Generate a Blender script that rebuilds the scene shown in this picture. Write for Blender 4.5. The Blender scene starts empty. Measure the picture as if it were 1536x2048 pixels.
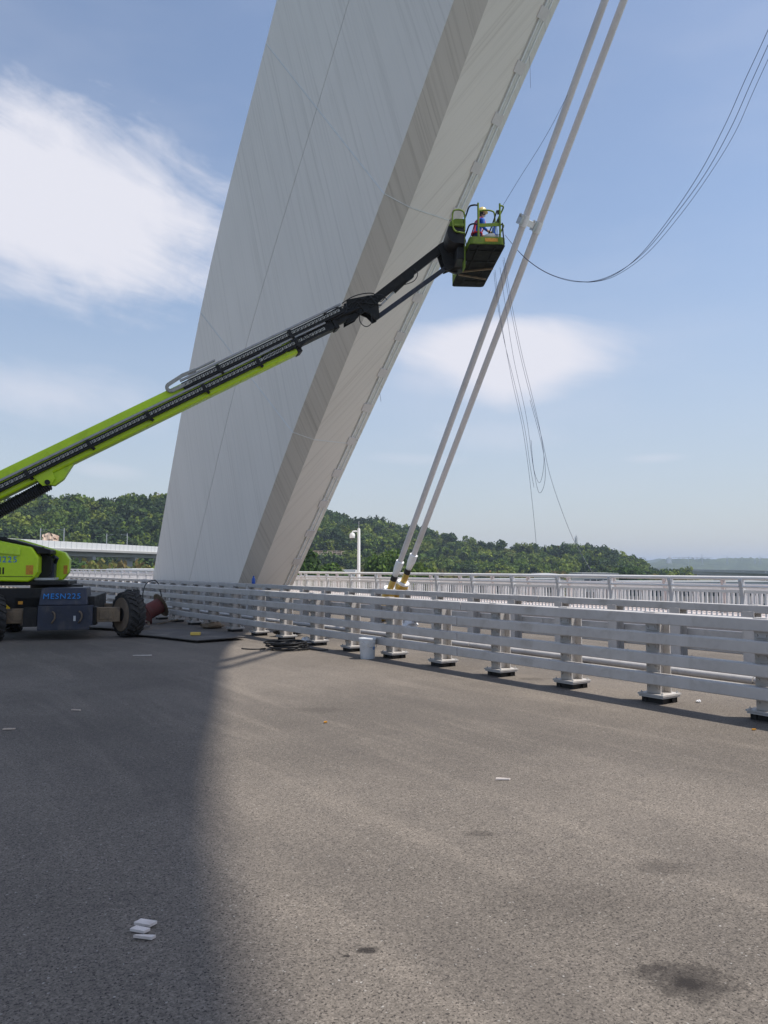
import bpy, bmesh, math, random
import numpy as np
from mathutils import Vector, Matrix, Euler
R = math.radians
random.seed(7); rng = np.random.default_rng(7)
S = bpy.context.scene
COL = S.collection

# ------------------------------------------------------------ camera, sky, sun
CAM_H, YAW, PITCH, FPX = 1.70, 35.0, 4.05, 1540.0
cd = bpy.data.cameras.new('camera'); cam = bpy.data.objects.new('camera', cd); COL.objects.link(cam)
cam.location = (0, 0, CAM_H); cam.rotation_euler = (R(90 + PITCH), 0, R(-YAW))
cd.sensor_fit = 'VERTICAL'; cd.sensor_height = 36.0; cd.lens = 36.0 * FPX / 2048.0
cd.clip_start = 0.05; cd.clip_end = 30000
S.camera = cam
S.render.resolution_x, S.render.resolution_y = 768, 1024
S.view_settings.view_transform = 'Standard'; S.view_settings.look = 'None'
S.view_settings.exposure = 0.42; S.view_settings.gamma = 1.0

SUNV = Vector((0.36, -0.32, 1.0)).normalized()          # towards the sun
SUN_EL = math.asin(SUNV.z); SUN_AZ = math.atan2(SUNV.x, SUNV.y)
sl = bpy.data.lights.new('sun', 'SUN'); sl.energy = 3.6; sl.angle = R(0.53); sl.color = (1.0, 0.94, 0.86)
sun = bpy.data.objects.new('sun', sl); COL.objects.link(sun)
sun.rotation_euler = SUNV.to_track_quat('Z', 'Y').to_euler(); sun.location = (30, -30, 80)

world = bpy.data.worlds.new('World'); S.world = world; world.use_nodes = True
SKY_STRENGTH = 0.14

class NT:
    """small helper to write node trees as expressions"""
    def __init__(s, tree): s.t = tree; s.n = tree.nodes; s.l = tree.links
    def node(s, typ, **kw):
        n = s.n.new(typ)
        for k, v in kw.items(): setattr(n, k, v)
        return n
    def put(s, sock, v):
        if v is None: return
        if hasattr(v, 'is_output'): s.l.new(v, sock)
        else: sock.default_value = v
    def m(s, op, a, b=None, c=None, clamp=False):
        n = s.node('ShaderNodeMath', operation=op); n.use_clamp = clamp
        s.put(n.inputs[0], a); s.put(n.inputs[1], b)
        if c is not None: s.put(n.inputs[2], c)
        return n.outputs[0]
    def dot(s, a, vec):
        n = s.node('ShaderNodeVectorMath', operation='DOT_PRODUCT'); s.put(n.inputs[0], a); n.inputs[1].default_value = vec
        return n.outputs['Value']
    def comb(s, x, y, z):
        n = s.node('ShaderNodeCombineXYZ'); s.put(n.inputs[0], x); s.put(n.inputs[1], y); s.put(n.inputs[2], z); return n.outputs[0]
    def noise(s, vec, scale=1, detail=4, rough=0.5, dist=0.0):
        n = s.node('ShaderNodeTexNoise'); s.put(n.inputs['Vector'], vec); n.inputs['Scale'].default_value = scale
        n.inputs['Detail'].default_value = detail; n.inputs['Roughness'].default_value = rough; n.inputs['Distortion'].default_value = dist
        return n.outputs['Fac']
    def vor(s, vec, scale=1, out='Distance', feature='F1'):
        n = s.node('ShaderNodeTexVoronoi', feature=feature); s.put(n.inputs['Vector'], vec); n.inputs['Scale'].default_value = scale
        return n.outputs[out]
    def ramp(s, f, a, b, lo=0.0, hi=1.0, smooth=True):
        n = s.node('ShaderNodeMapRange'); n.interpolation_type = 'SMOOTHSTEP' if smooth else 'LINEAR'; n.clamp = True
        s.put(n.inputs[0], f); n.inputs[1].default_value = a; n.inputs[2].default_value = b; n.inputs[3].default_value = lo; n.inputs[4].default_value = hi
        return n.outputs[0]
    def mix(s, f, a, b, mode='MIX'):
        n = s.node('ShaderNodeMix', data_type='RGBA', blend_type=mode); s.put(n.inputs[0], f)
        s.put(n.inputs[6], a if hasattr(a, 'is_output') else (*a[:3], 1)); s.put(n.inputs[7], b if hasattr(b, 'is_output') else (*b[:3], 1))
        return n.outputs[2]
    def val(s, f):
        n = s.node('ShaderNodeCombineColor'); [s.put(n.inputs[i], f) for i in range(3)]; return n.outputs[0]
    def bump(s, h, dist=0.01, strength=1.0):
        n = s.node('ShaderNodeBump'); s.put(n.inputs['Height'], h); n.inputs['Distance'].default_value = dist; n.inputs['Strength'].default_value = strength
        return n.outputs[0]

def build_sky():
    w = NT(world.node_tree); w.n.clear()
    out = w.node('ShaderNodeOutputWorld'); bg = w.node('ShaderNodeBackground')
    sky = w.node('ShaderNodeTexSky'); sky.sky_type = 'NISHITA'; sky.sun_disc = False
    sky.sun_elevation = SUN_EL; sky.sun_rotation = SUN_AZ
    sky.altitude = 300; sky.air_density = 1.0; sky.dust_density = 1.0; sky.ozone_density = 1.8
    tc = w.node('ShaderNodeTexCoord'); d = tc.outputs['Generated']
    sep = w.node('ShaderNodeSeparateXYZ'); w.put(sep.inputs[0], d)
    x, y, z = sep.outputs
    az = w.m('MULTIPLY', w.m('ARCTAN2', x, y), 57.2958)
    el = w.m('MULTIPLY', w.m('ARCSINE', z), 57.2958)
    # wisps: clouds drawn out along one direction
    c, s_ = math.cos(R(-14)), math.sin(R(-14))
    a_r = w.m('ADD', w.m('MULTIPLY', az, c), w.m('MULTIPLY', el, s_)); e_r = w.m('SUBTRACT', w.m('MULTIPLY', el, c), w.m('MULTIPLY', az, s_))
    wisp = w.noise(w.comb(w.m('MULTIPLY', a_r, 0.055), w.m('MULTIPLY', e_r, 0.34), 0.0), 1.0, 7, 0.64, 0.7)
    puff = w.noise(w.comb(w.m('MULTIPLY', a_r, 0.16), w.m('MULTIPLY', e_r, 0.26), 3.0), 1.0, 5, 0.58, 0.3)
    broad = w.noise(w.comb(w.m('MULTIPLY', az, 0.035), w.m('MULTIPLY', el, 0.10), 7.0), 1.0, 4, 0.55)
    def cloud(a0, e0, wa, we, rot, k, hard, amp, soft_low=1.0, pe=2.0):
        cr, sr = math.cos(R(rot)), math.sin(R(rot))
        da, de = w.m('SUBTRACT', az, a0), w.m('SUBTRACT', el, e0)
        p = w.m('DIVIDE', w.m('ADD', w.m('MULTIPLY', da, cr), w.m('MULTIPLY', de, sr)), wa)
        q = w.m('DIVIDE', w.m('SUBTRACT', w.m('MULTIPLY', de, cr), w.m('MULTIPLY', da, sr)), we)
        if soft_low != 1.0:
            q = w.m('ADD', w.m('MAXIMUM', q, 0.0), w.m('MULTIPLY', w.m('MINIMUM', q, 0.0), soft_low))
        r = w.m('SQRT', w.m('ADD', w.m('POWER', w.m('ABSOLUTE', p), pe), w.m('POWER', w.m('ABSOLUTE', q), 2.0)))
        nz = w.m('MULTIPLY', w.m('SUBTRACT', w.m('ADD', w.m('MULTIPLY', wisp, 0.5), w.m('MULTIPLY', puff, 0.5)), 0.5), k)
        r = w.m('SUBTRACT', r, nz)
        return w.m('MULTIPLY', w.ramp(r, 1.0, hard), amp)
    cl = cloud(9.8, 24.3, 21.5, 7.6, -6, 1.7, 0.30, 1.0)
    for args in ((44.2, 15.9, 12.6, 2.9, -3, 0.6, 0.5, 1.0, 0.55, 1.25), (39.5, 13.8, 9.0, 2.4, -2, 1.2, 0.0, 0.45), (10.5, 11.6, 13.5, 2.8, -5, 1.8, -0.1, 0.60),
                 (43.0, 9.6, 9.0, 2.0, -2, 2.0, 0.0, 0.25), (54.5, 7.6, 3.4, 0.5, 0, 1.2, 0.0, 0.30), (15.0, 6.7, 3.6, 0.8, -4, 1.2, 0.1, 0.28),
                 (37.5, 8.0, 6.0, 0.7, -2, 1.2, 0.0, 0.22), (-25, 18, 20, 5, -8, 2, 0.2, 0.8), (95, 22, 22, 4, -6, 2, 0.2, 0.6),
                 (170, 26, 24, 6, -8, 2, 0.2, 0.7), (-110, 30, 26, 7, -8, 2, 0.2, 0.7)):
        cl = w.m('MAXIMUM', cl, cloud(*args))
    veil = w.m('MULTIPLY', w.ramp(broad, 0.42, 0.78), 0.16)
    cl = w.m('MAXIMUM', cl, veil)
    haze = w.ramp(el, 27.0, -1.0, 0.03, 0.72)
    base = w.mix(haze, w.mix(1.0, sky.outputs[0], (1.06, 0.97, 0.90), 'MULTIPLY'), (2.45, 2.66, 3.08))
    col = w.mix(cl, base, (4.25, 4.3, 4.75))
    w.l.new(col, bg.inputs[0]); bg.inputs[1].default_value = SKY_STRENGTH
    w.l.new(bg.outputs[0], out.inputs[0])
build_sky()

# ------------------------------------------------------------ frames of reference
_f = Vector((math.sin(R(YAW)), math.cos(R(YAW)), 0)); _r = Vector((math.cos(R(YAW)), -math.sin(R(YAW)), 0)); _z = Vector((0, 0, 1))
_cp, _sp = math.cos(R(PITCH)), math.sin(R(PITCH))
def LF(lat, fwd, z): return _r * lat + _f * fwd + _z * z          # metres right of / ahead of where the photographer stands
def ray(u, v):
    cx, cy = (u - 768) / FPX, (1024 - v) / FPX
    return _r * cx + _f * (_cp - _sp * cy) + _z * (_sp + _cp * cy)
def W(u, v, d): return Vector((0, 0, CAM_H)) + ray(u, v) * d       # survey: sight line at a measured distance
def G(u, v, z=0.0):
    d = ray(u, v); return Vector((0, 0, CAM_H)) + d * ((z - CAM_H) / d.z)
def PX(u, v, x):
    d = ray(u, v); return Vector((0, 0, CAM_H)) + d * (x / d.x)    # sight line met with the plane X = x along the bridge

# ------------------------------------------------------------ mesh helpers
class MB:
    def __init__(s): s.v = []; s.f = []; s.mi = []
    def add(s, vs, fs, mi=0):
        o = len(s.v); s.v += [tuple(p) for p in vs]; s.f += [tuple(i + o for i in f) for f in fs]; s.mi += [mi] * len(fs); return s
    def box(s, c, sz, M=None, mi=0):
        c = Vector(c); vs = []
        for k in (-.5, .5):
            for j in (-.5, .5):
                for i in (-.5, .5):
                    p = Vector((i * sz[0], j * sz[1], k * sz[2])); vs.append(c + (M @ p if M else p))
        return s.add(vs, [(0, 2, 3, 1), (4, 5, 7, 6), (0, 1, 5, 4), (2, 6, 7, 3), (0, 4, 6, 2), (1, 3, 7, 5)], mi)
    def beam(s, p0, p1, w, h, up=(0, 0, 1), mi=0):
        p0, p1 = Vector(p0), Vector(p1); a = (p1 - p0); L = a.length; a.normalize()
        sd = a.cross(Vector(up)).normalized(); n = sd.cross(a)
        M = Matrix((a, sd, n)).transposed()
        return s.box((p0 + p1) / 2, (L, w, h), M, mi)
    def tube(s, pts, r, n=8, caps=True, mi=0, closed=False):
        pts = [Vector(p) for p in pts]; N = len(pts); rings = []
        rr = r if isinstance(r, (list, tuple)) else [r] * N
        ref = None
        for i, p in enumerate(pts):
            t = (pts[min(i + 1, N - 1)] - pts[max(i - 1, 0)])
            if t.length < 1e-9: t = Vector((0, 0, 1))
            t.normalize()
            if ref is None: ref = t.orthogonal().normalized()
            ref = (ref - t * ref.dot(t)); ref = ref.normalized() if ref.length > 1e-6 else t.orthogonal().normalized()
            b = t.cross(ref)
            rings.append([p + (ref * math.cos(2 * math.pi * k / n) + b * math.sin(2 * math.pi * k / n)) * rr[i] for k in range(n)])
        vs = [q for ring in rings for q in ring]; fs = []
        for i in range(N - 1):
            for k in range(n): fs.append((i * n + k, i * n + (k + 1) % n, (i + 1) * n + (k + 1) % n, (i + 1) * n + k))
        if caps: fs.append(tuple(reversed(range(n)))); fs.append(tuple((N - 1) * n + k for k in range(n)))
        return s.add(vs, fs, mi)
    def lathe(s, prof, c=(0, 0, 0), axis=(0, 0, 1), n=24, mi=0):
        c = Vector(c); a = Vector(axis).normalized(); x = a.orthogonal().normalized(); y = a.cross(x); vs = []; fs = []
        for (r, h) in prof:
            for k in range(n):
                t = 2 * math.pi * k / n; vs.append(c + a * h + (x * math.cos(t) + y * math.sin(t)) * r)
        for i in range(len(prof) - 1):
            for k in range(n): fs.append((i * n + k, i * n + (k + 1) % n, (i + 1) * n + (k + 1) % n, (i + 1) * n + k))
        if prof[0][0] > 1e-6: fs.append(tuple(reversed(range(n))))
        if prof[-1][0] > 1e-6: fs.append(tuple((len(prof) - 1) * n + k for k in range(n)))
        return s.add(vs, fs, mi)
    def prism(s, poly, vec, mi=0):
        vec = Vector(vec); n = len(poly); a = [Vector(p) for p in poly]; b = [p + vec for p in a]
        return s.add(a + b, [tuple(reversed(range(n))), tuple(range(n, 2 * n))] + [(i, (i + 1) % n, n + (i + 1) % n, n + i) for i in range(n)], mi)
    def ball(s, c, r, n=12, m=8, mi=0):
        r = r if isinstance(r, (tuple, list)) else (r, r, r); c = Vector(c); vs = []; fs = []
        for j in range(m + 1):
            p = math.pi * j / m
            for k in range(n):
                t = 2 * math.pi * k / n; vs.append(c + Vector((r[0] * math.sin(p) * math.cos(t), r[1] * math.sin(p) * math.sin(t), r[2] * math.cos(p))))
        for j in range(m):
            for k in range(n): fs.append((j * n + k, (j + 1) * n + k, (j + 1) * n + (k + 1) % n, j * n + (k + 1) % n))
        return s.add(vs, fs, mi)
    def mesh(s, name, mats, smooth=None):
        me = bpy.data.meshes.new(name); me.from_pydata(s.v, [], s.f)
        for m_ in (mats if isinstance(mats, (list, tuple)) else [mats]): me.materials.append(m_)
        if any(s.mi): me.polygons.foreach_set('material_index', s.mi)
        bm = bmesh.new(); bm.from_mesh(me); bmesh.ops.recalc_face_normals(bm, faces=bm.faces); bm.to_mesh(me); bm.free()
        if smooth: me.shade_smooth(); me.set_sharp_from_angle(angle=R(smooth))
        me.update(); return me
    def build(s, name, mats, parent=None, smooth=None, bev=0, **kw):
        return place(name, s.mesh(name, mats, smooth), parent, bev=bev, **kw)

def place(name, data, parent=None, loc=None, rot=None, bev=0, label=None, cat=None, group=None, kind=None):
    o = bpy.data.objects.new(name, data); COL.objects.link(o)
    if parent is not None: o.parent = parent
    if loc is not None: o.location = loc
    if rot is not None: o.rotation_euler = rot
    if bev:
        b = o.modifiers.new('bevel', 'BEVEL'); b.width = bev; b.segments = 2; b.limit_method = 'ANGLE'; b.angle_limit = R(40)
    return tag(o, label, cat, group, kind)
def tag(o, label=None, cat=None, group=None, kind=None):
    for k, v in (('label', label), ('category', cat), ('group', group), ('kind', kind)):
        if v: o[k] = v
    return o
def thing(name, label, cat, loc=(0, 0, 0), rz=0.0, group=None):
    return tag_loc(bpy.data.objects.new(name, None), loc, rz, label, cat, group)
def tag_loc(o, loc, rz, label, cat, group):
    COL.objects.link(o); o.location = loc; o.rotation_euler = (0, 0, rz); o.empty_display_size = 0.2
    return tag(o, label, cat, group)
def wkid(o, root):
    """a part whose mesh is in world coordinates, under a root that stands at its base"""
    o.matrix_parent_inverse = (Matrix.Translation(root.location) @ Euler(root.rotation_euler).to_matrix().to_4x4()).inverted(); return o

# ------------------------------------------------------------ materials
def principled(name):
    m = bpy.data.materials.new(name); m.use_nodes = True; t = NT(m.node_tree); b = m.node_tree.nodes['Principled BSDF']
    tc = t.node('ShaderNodeTexCoord'); return m, t, b, tc.outputs['Object']
def paint(name, col, rough=0.5, metal=0.0, var=0.12, scale=3.0, dirt=None, damt=0.35, dscale=1.2, bump=0.0, bscale=40, spec=0.5):
    m, t, b, co = principled(name)
    n1 = t.noise(co, scale, 6, 0.6); n2 = t.noise(co, scale * 9, 4, 0.6)
    f = t.m('ADD', t.m('MULTIPLY', n1, 0.65), t.m('MULTIPLY', n2, 0.35))
    k = t.ramp(f, 0.28, 0.72, 1 - var, 1 + var)
    c = t.mix(1.0, col, t.val(k), 'MULTIPLY')
    if dirt:
        dn = t.noise(co, dscale, 7, 0.68, 0.6)
        c = t.mix(t.m('MULTIPLY', t.ramp(dn, 0.48, 0.72), damt), c, dirt)
    t.put(b.inputs['Base Color'], c)
    t.put(b.inputs['Roughness'], t.ramp(n1, 0.3, 0.7, max(0.03, rough - 0.1), min(1, rough + 0.1)))
    b.inputs['Metallic'].default_value = metal; b.inputs['Specular IOR Level'].default_value = spec
    if bump: t.put(b.inputs['Normal'], t.bump(t.noise(co, bscale, 4, 0.6), bump))
    return m

M = {}
M['rail_grey'] = paint('grey_barrier_paint', (0.515, 0.49, 0.465), 0.45, 0.0, 0.10, 1.4, (0.27, 0.24, 0.20), 0.45, 2.2)
M['rail_light'] = paint('pale_barrier_paint', (0.47, 0.45, 0.43), 0.5, 0.0, 0.10, 1.4, (0.26, 0.235, 0.20), 0.5, 2.4)
M['white_rail'] = paint('white_railing_paint', (0.72, 0.71, 0.70), 0.40, 0.0, 0.06, 1.3, (0.5, 0.46, 0.42), 0.3, 1.6)
M['rail_post'] = paint('railing_post_paint', (0.50, 0.51, 0.52), 0.45, 0.0, 0.08, 1.3)
M['white'] = paint('white_enamel', (0.80, 0.80, 0.79), 0.35, 0.0, 0.05, 2.0)
M['cable'] = paint('cable_sheath', (0.66, 0.62, 0.60), 0.45, 0.0, 0.07, 1.0, (0.42, 0.38, 0.35), 0.35, 0.6)
M['brass'] = paint('gold_anodised_steel', (0.60, 0.42, 0.12), 0.38, 0.75, 0.12, 3, (0.3, 0.2, 0.08), 0.4, 3)
M['steel'] = paint('galvanised_steel', (0.50, 0.51, 0.52), 0.45, 0.5, 0.12, 5)
M['black'] = paint('black_steel', (0.017, 0.0165, 0.016), 0.5, 0.0, 0.3, 4, (0.06, 0.05, 0.042), 0.4, 3, spec=0.25)
M['floor_black'] = paint('tarry_black_underside', (0.009, 0.0085, 0.008), 0.7, 0.0, 0.4, 6, (0.05, 0.045, 0.03), 0.35, 5, spec=0.15)
M['rubber_black'] = paint('black_hose_rubber', (0.016, 0.016, 0.017), 0.55, 0, 0.2, 8)
M['navy'] = paint('dark_navy_steel', (0.022, 0.027, 0.045), 0.5, 0.0, 0.25, 4, (0.16, 0.13, 0.10), 0.35, 2.6)
M['rust'] = paint('worn_brown_steel', (0.20, 0.145, 0.09), 0.7, 0.1, 0.3, 5, (0.06, 0.055, 0.055), 0.8, 3.2)
M['lime'] = paint('lime_green_paint', (0.52, 0.74, 0.010), 0.35, 0.0, 0.07, 1.6, (0.20, 0.30, 0.03), 0.30, 2.0)
M['lime_shade_dirty'] = paint('scuffed_shaded_lime_paint', (0.16, 0.235, 0.022), 0.6, 0.0, 0.2, 6, (0.08, 0.095, 0.035), 0.75, 5, spec=0.3)  # scuffed lime, darkened so the basket's backlit shade is in the colour
M['channel'] = paint('grey_channel', (0.36, 0.36, 0.36), 0.45, 0.1, 0.12, 4, (0.15, 0.14, 0.13), 0.5, 3)
M['chain'] = paint('pale_link_chain', (0.36, 0.355, 0.32), 0.55, 0, 0.25, 9)
M['tyre'] = paint('tyre_rubber', (0.030, 0.028, 0.026), 0.85, 0, 0.25, 6, (0.10, 0.085, 0.07), 0.55, 5, 0.003, 60)
M['rim'] = paint('dusty_rim', (0.20, 0.15, 0.105), 0.7, 0.1, 0.25, 6)
M['blue_text'] = paint('blue_stencil_paint', (0.01, 0.20, 0.55), 0.5)
M['decal'] = paint('orange_warning_decal', (0.62, 0.28, 0.02), 0.5, 0, 0.1, 30, (0.25, 0.05, 0.02), 0.8, 24)
M['decal_yellow'] = paint('yellow_arrow_decal', (0.75, 0.50, 0.02), 0.5)
M['concrete'] = paint('concrete', (0.42, 0.40, 0.38), 0.9, 0, 0.12, 1.2, (0.25, 0.23, 0.21), 0.5, 0.6, 0.004, 30)
M['pink_kerb'] = paint('pinkish_concrete', (0.50, 0.44, 0.42), 0.85, 0, 0.1, 1.5, (0.3, 0.26, 0.24), 0.4, 1)
M['wood'] = paint('raw_wood', (0.62, 0.50, 0.40), 0.8, 0, 0.15, 20)
M['chip'] = paint('pale_wood_chip', (0.70, 0.63, 0.58), 0.8, 0, 0.12, 18, (0.45, 0.35, 0.28), 0.4, 10)
M['sponge'] = paint('yellow_block', (0.75, 0.52, 0.12), 0.9, 0, 0.1, 20)
M['drum_red'] = paint('faded_red_drum', (0.15, 0.04, 0.034), 0.8, 0, 0.25, 6, (0.12, 0.08, 0.07), 0.5, 5)
M['bucket'] = paint('white_plastic_bucket', (0.62, 0.65, 0.68), 0.4, 0, 0.06, 5, (0.35, 0.33, 0.30), 0.5, 7)
M['plastic'] = paint('white_plastic_bag', (0.75, 0.75, 0.76), 0.3, 0, 0.06, 8)
M['blue_plastic'] = paint('blue_plastic', (0.02, 0.09, 0.42), 0.35)
M['wire_blue'] = paint('blue_grey_wire', (0.07, 0.085, 0.14), 0.6)
M['skin'] = paint('skin', (0.42, 0.24, 0.17), 0.6, 0, 0.06, 20)
M['shirt'] = paint('blue_shirt', (0.012, 0.09, 0.42), 0.85, 0, 0.12, 14)
M['trousers'] = paint('dark_navy_trousers', (0.012, 0.02, 0.075), 0.85, 0, 0.15, 14)
M['boots'] = paint('dark_boots', (0.02, 0.018, 0.016), 0.7)
M['hair'] = paint('black_hair', (0.012, 0.01, 0.01), 0.6)
M['red_strap'] = paint('red_webbing', (0.50, 0.02, 0.04), 0.8)
M['helmet'] = paint('pale_yellow_helmet', (0.80, 0.62, 0.24), 0.3)
M['visor_grey'] = paint('dome_glass', (0.05, 0.05, 0.055), 0.1)
M['roof_white'] = paint('white_metal_roof', (0.72, 0.72, 0.72), 0.5, 0, 0.06, 0.4)
M['roof_grey'] = paint('grey_slab_roof', (0.30, 0.31, 0.31), 0.7)
M['wall_pink'] = paint('pale_pink_wall', (0.55, 0.44, 0.40), 0.85, 0, 0.08, 0.3)
M['wall_white'] = paint('white_rendered_wall', (0.66, 0.65, 0.62), 0.85, 0, 0.08, 0.3)
M['glass'] = paint('dark_window', (0.03, 0.04, 0.05), 0.15)
M['bark'] = paint('bark', (0.10, 0.075, 0.05), 0.9, 0, 0.2, 3)
M['viaduct'] = paint('grey_girder_concrete', (0.36, 0.36, 0.35), 0.9, 0, 0.1, 0.1)
M['sound_panel'] = paint('white_noise_barrier', (0.70, 0.71, 0.71), 0.6, 0, 0.08, 0.4)
M['cliff'] = paint('bare_earth_cut', (0.44, 0.34, 0.26), 0.95, 0, 0.3, 0.2, (0.30, 0.15, 0.08), 0.6, 0.15)

def asphalt():
    m, t, b, co = principled('dusty_asphalt')
    big = t.noise(co, 0.22, 5, 0.6)
    mp = t.node('ShaderNodeMapping'); t.put(mp.inputs[0], co); mp.inputs['Rotation'].default_value = (0, 0, R(-8)); mp.inputs['Scale'].default_value = (1.7, 0.20, 1)
    streak = t.noise(mp.outputs[0], 1.6, 6, 0.62, 0.4)
    mid = t.noise(co, 4.5, 5, 0.6)
    grit = t.noise(co, 130, 3, 0.7); fine = t.noise(co, 330, 2, 0.6)
    cell = t.vor(co, 85); cellc = t.vor(co, 120, 'Color')
    base = t.mix(t.ramp(big, 0.35, 0.65), (0.146, 0.127, 0.107), (0.216, 0.187, 0.156))
    base = t.mix(t.m('MULTIPLY', t.ramp(streak, 0.48, 0.74), 0.42), base, (0.30, 0.257, 0.21))
    base = t.mix(t.m('MULTIPLY', t.ramp(mid, 0.5, 0.8), 0.40), base, (0.10, 0.088, 0.08))
    pit = t.ramp(t.noise(co, 75, 3, 0.62, 0.35), 0.46, 0.36)                 # open texture between the stones
    pit2 = t.ramp(grit, 0.44, 0.34)
    sep = t.node('ShaderNodeSeparateColor'); t.put(sep.inputs[0], cellc)
    k = t.m('MULTIPLY', t.ramp(sep.outputs[0], 0.0, 1.0, 0.80, 1.22, False), t.ramp(cell, 0.15, 0.65, 1.10, 0.86))
    base = t.mix(1.0, base, t.val(k), 'MULTIPLY')
    coarse = t.noise(co, 26, 4, 0.75)
    base = t.mix(1.0, base, t.val(t.ramp(coarse, 0.30, 0.70, 0.80, 1.18)), 'MULTIPLY')
    base = t.mix(t.m('MULTIPLY', t.ramp(t.noise(co, 17, 5, 0.8), 0.42, 0.30), 0.35), base, (0.04, 0.034, 0.03))
    base = t.mix(t.m('MULTIPLY', pit, 0.9), base, (0.028, 0.024, 0.022))
    base = t.mix(t.m('MULTIPLY', pit2, 0.5), base, (0.035, 0.03, 0.027))
    base = t.mix(t.m('MULTIPLY', t.m('GREATER_THAN', sep.outputs[1], 0.9965), 0.45), base, (0.5, 0.48, 0.44))
    sx0 = t.node('ShaderNodeSeparateXYZ'); t.put(sx0.inputs[0], co)
    lane = t.m('SINE', t.m('MULTIPLY', t.m('ADD', sx0.outputs[0], t.m('MULTIPLY', mid, 0.25)), 3.3))      # rolled and driven-on bands along the bridge
    base = t.mix(t.m('MULTIPLY', t.ramp(lane, 0.1, 1.0), t.ramp(t.noise(mp.outputs[0], 0.9, 4, 0.6), 0.35, 0.7, 0.0, 0.30)), base, (0.085, 0.074, 0.066))
    # oil and tar stains
    wob = t.noise(co, 9, 5, 0.65); wob2 = t.noise(co, 34, 4, 0.7)
    sx = t.node('ShaderNodeSeparateXYZ'); t.put(sx.inputs[0], co)
    for (u, v, ra, rb, amt, k1) in ((1370, 1962, 0.23, 0.17, 0.70, 1.0), (1376, 1966, 0.075, 0.06, 0.92, 0.9), (733, 1900, 0.055, 0.035, 0.95, 0.7), (693, 1912, 0.02, 0.015, 0.9, 0.6),
                                (965, 1668, 0.13, 0.07, 0.45, 1.1), (1330, 1735, 0.20, 0.13, 0.38, 1.2), (1300, 1938, 0.06, 0.05, 0.55, 1.0), (640, 1420, 0.4, 0.2, 0.25, 1.2), (1130, 1800, 0.5, 0.3, 0.22, 1.3), (1070, 1358, 0.25, 0.2, 0.4, 1.0)):
        g = G(u, v)
        dx, dy = t.m('SUBTRACT', sx.outputs[0], g.x), t.m('SUBTRACT', sx.outputs[1], g.y)
        p = t.m('DIVIDE', t.m('ADD', t.m('MULTIPLY', dx, _r.x), t.m('MULTIPLY', dy, _r.y)), ra)
        q = t.m('DIVIDE', t.m('ADD', t.m('MULTIPLY', dx, _f.x), t.m('MULTIPLY', dy, _f.y)), rb)
        r = t.m('SQRT', t.m('ADD', t.m('MULTIPLY', p, p), t.m('MULTIPLY', q, q)))
        r = t.m('ADD', r, t.m('MULTIPLY', t.m('SUBTRACT', t.m('ADD', t.m('MULTIPLY', wob, 0.6), t.m('MULTIPLY', wob2, 0.4)), 0.5), 3.2 * k1))
        base = t.mix(t.m('MULTIPLY', t.m('MULTIPLY', t.ramp(r, 1.15, 0.45), t.ramp(t.m('ADD', grit, t.m('MULTIPLY', r, -0.12)), 0.20, 0.50, 0.35, 1.0)), amt), base, (0.022, 0.018, 0.016))
    t.put(b.inputs['Base Color'], base)
    b.inputs['Roughness'].default_value = 0.88; b.inputs['Specular IOR Level'].default_value = 0.3
    h = t.m('ADD', t.m('MULTIPLY', grit, 0.5), t.m('SUBTRACT', t.m('MULTIPLY', fine, 0.3), t.m('MULTIPLY', cell, 0.6)))
    t.put(b.inputs['Normal'], t.bump(h, 0.005, 0.6))
    return m
M['asphalt'] = asphalt()

def arch_paint(name, col, dirt, across, along, amt, rough=0.5, freq=5.0):
    """painted steel plate with run-off streaks; across/along = unit vectors in the plate"""
    m, t, b, co = principled(name)
    q, s = t.dot(co, across), t.dot(co, along)
    st = t.noise(t.comb(t.m('MULTIPLY', q, freq), t.m('MULTIPLY', s, 0.10), 0.3), 1.0, 4, 0.75)
    st2 = t.noise(t.comb(t.m('MULTIPLY', q, freq * 0.22), t.m('MULTIPLY', s, 0.05), 4.3), 1.0, 4, 0.6)
    cloudy = t.noise(co, 0.16, 4, 0.55)
    f = t.m('MULTIPLY', t.ramp(st, 0.46, 0.74), t.ramp(st2, 0.30, 0.66, 0.45, 1.0))
    c = t.mix(t.ramp(cloudy, 0.3, 0.7, 0.0, 0.5), col, tuple(x * 0.90 for x in col))
    c = t.mix(t.m('MULTIPLY', f, amt), c, dirt)
    light = t.ramp(t.noise(t.comb(t.m('MULTIPLY', q, freq * 1.6), t.m('MULTIPLY', s, 0.08), 9.1), 1.0, 3, 0.6), 0.60, 0.76)
    c = t.mix(t.m('MULTIPLY', light, 0.22), c, (0.82, 0.82, 0.80))
    t.put(b.inputs['Base Color'], c); b.inputs['Roughness'].default_value = rough; b.inputs['Specular IOR Level'].default_value = 0.4
    t.put(b.inputs['Normal'], t.bump(t.noise(co, 0.35, 3, 0.5), 0.05, 0.35))
    return m
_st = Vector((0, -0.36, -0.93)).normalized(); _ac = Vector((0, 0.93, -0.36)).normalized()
M['arch_side'] = arch_paint('arch_side_paint', (0.85, 0.785, 0.71), (0.46, 0.41, 0.35), _ac, _st, 0.40, 0.5, 8.5)
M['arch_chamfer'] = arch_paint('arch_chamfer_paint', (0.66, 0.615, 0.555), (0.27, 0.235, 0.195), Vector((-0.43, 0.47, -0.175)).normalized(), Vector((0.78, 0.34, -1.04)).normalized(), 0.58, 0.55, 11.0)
_ax = Vector((0, -0.68, 0.73)); _so = (_ax + Vector((0.45, 0, 0))).normalized(); _sa = (Vector((1, 0, 0)) - _ax * 0.45).normalized()
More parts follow.
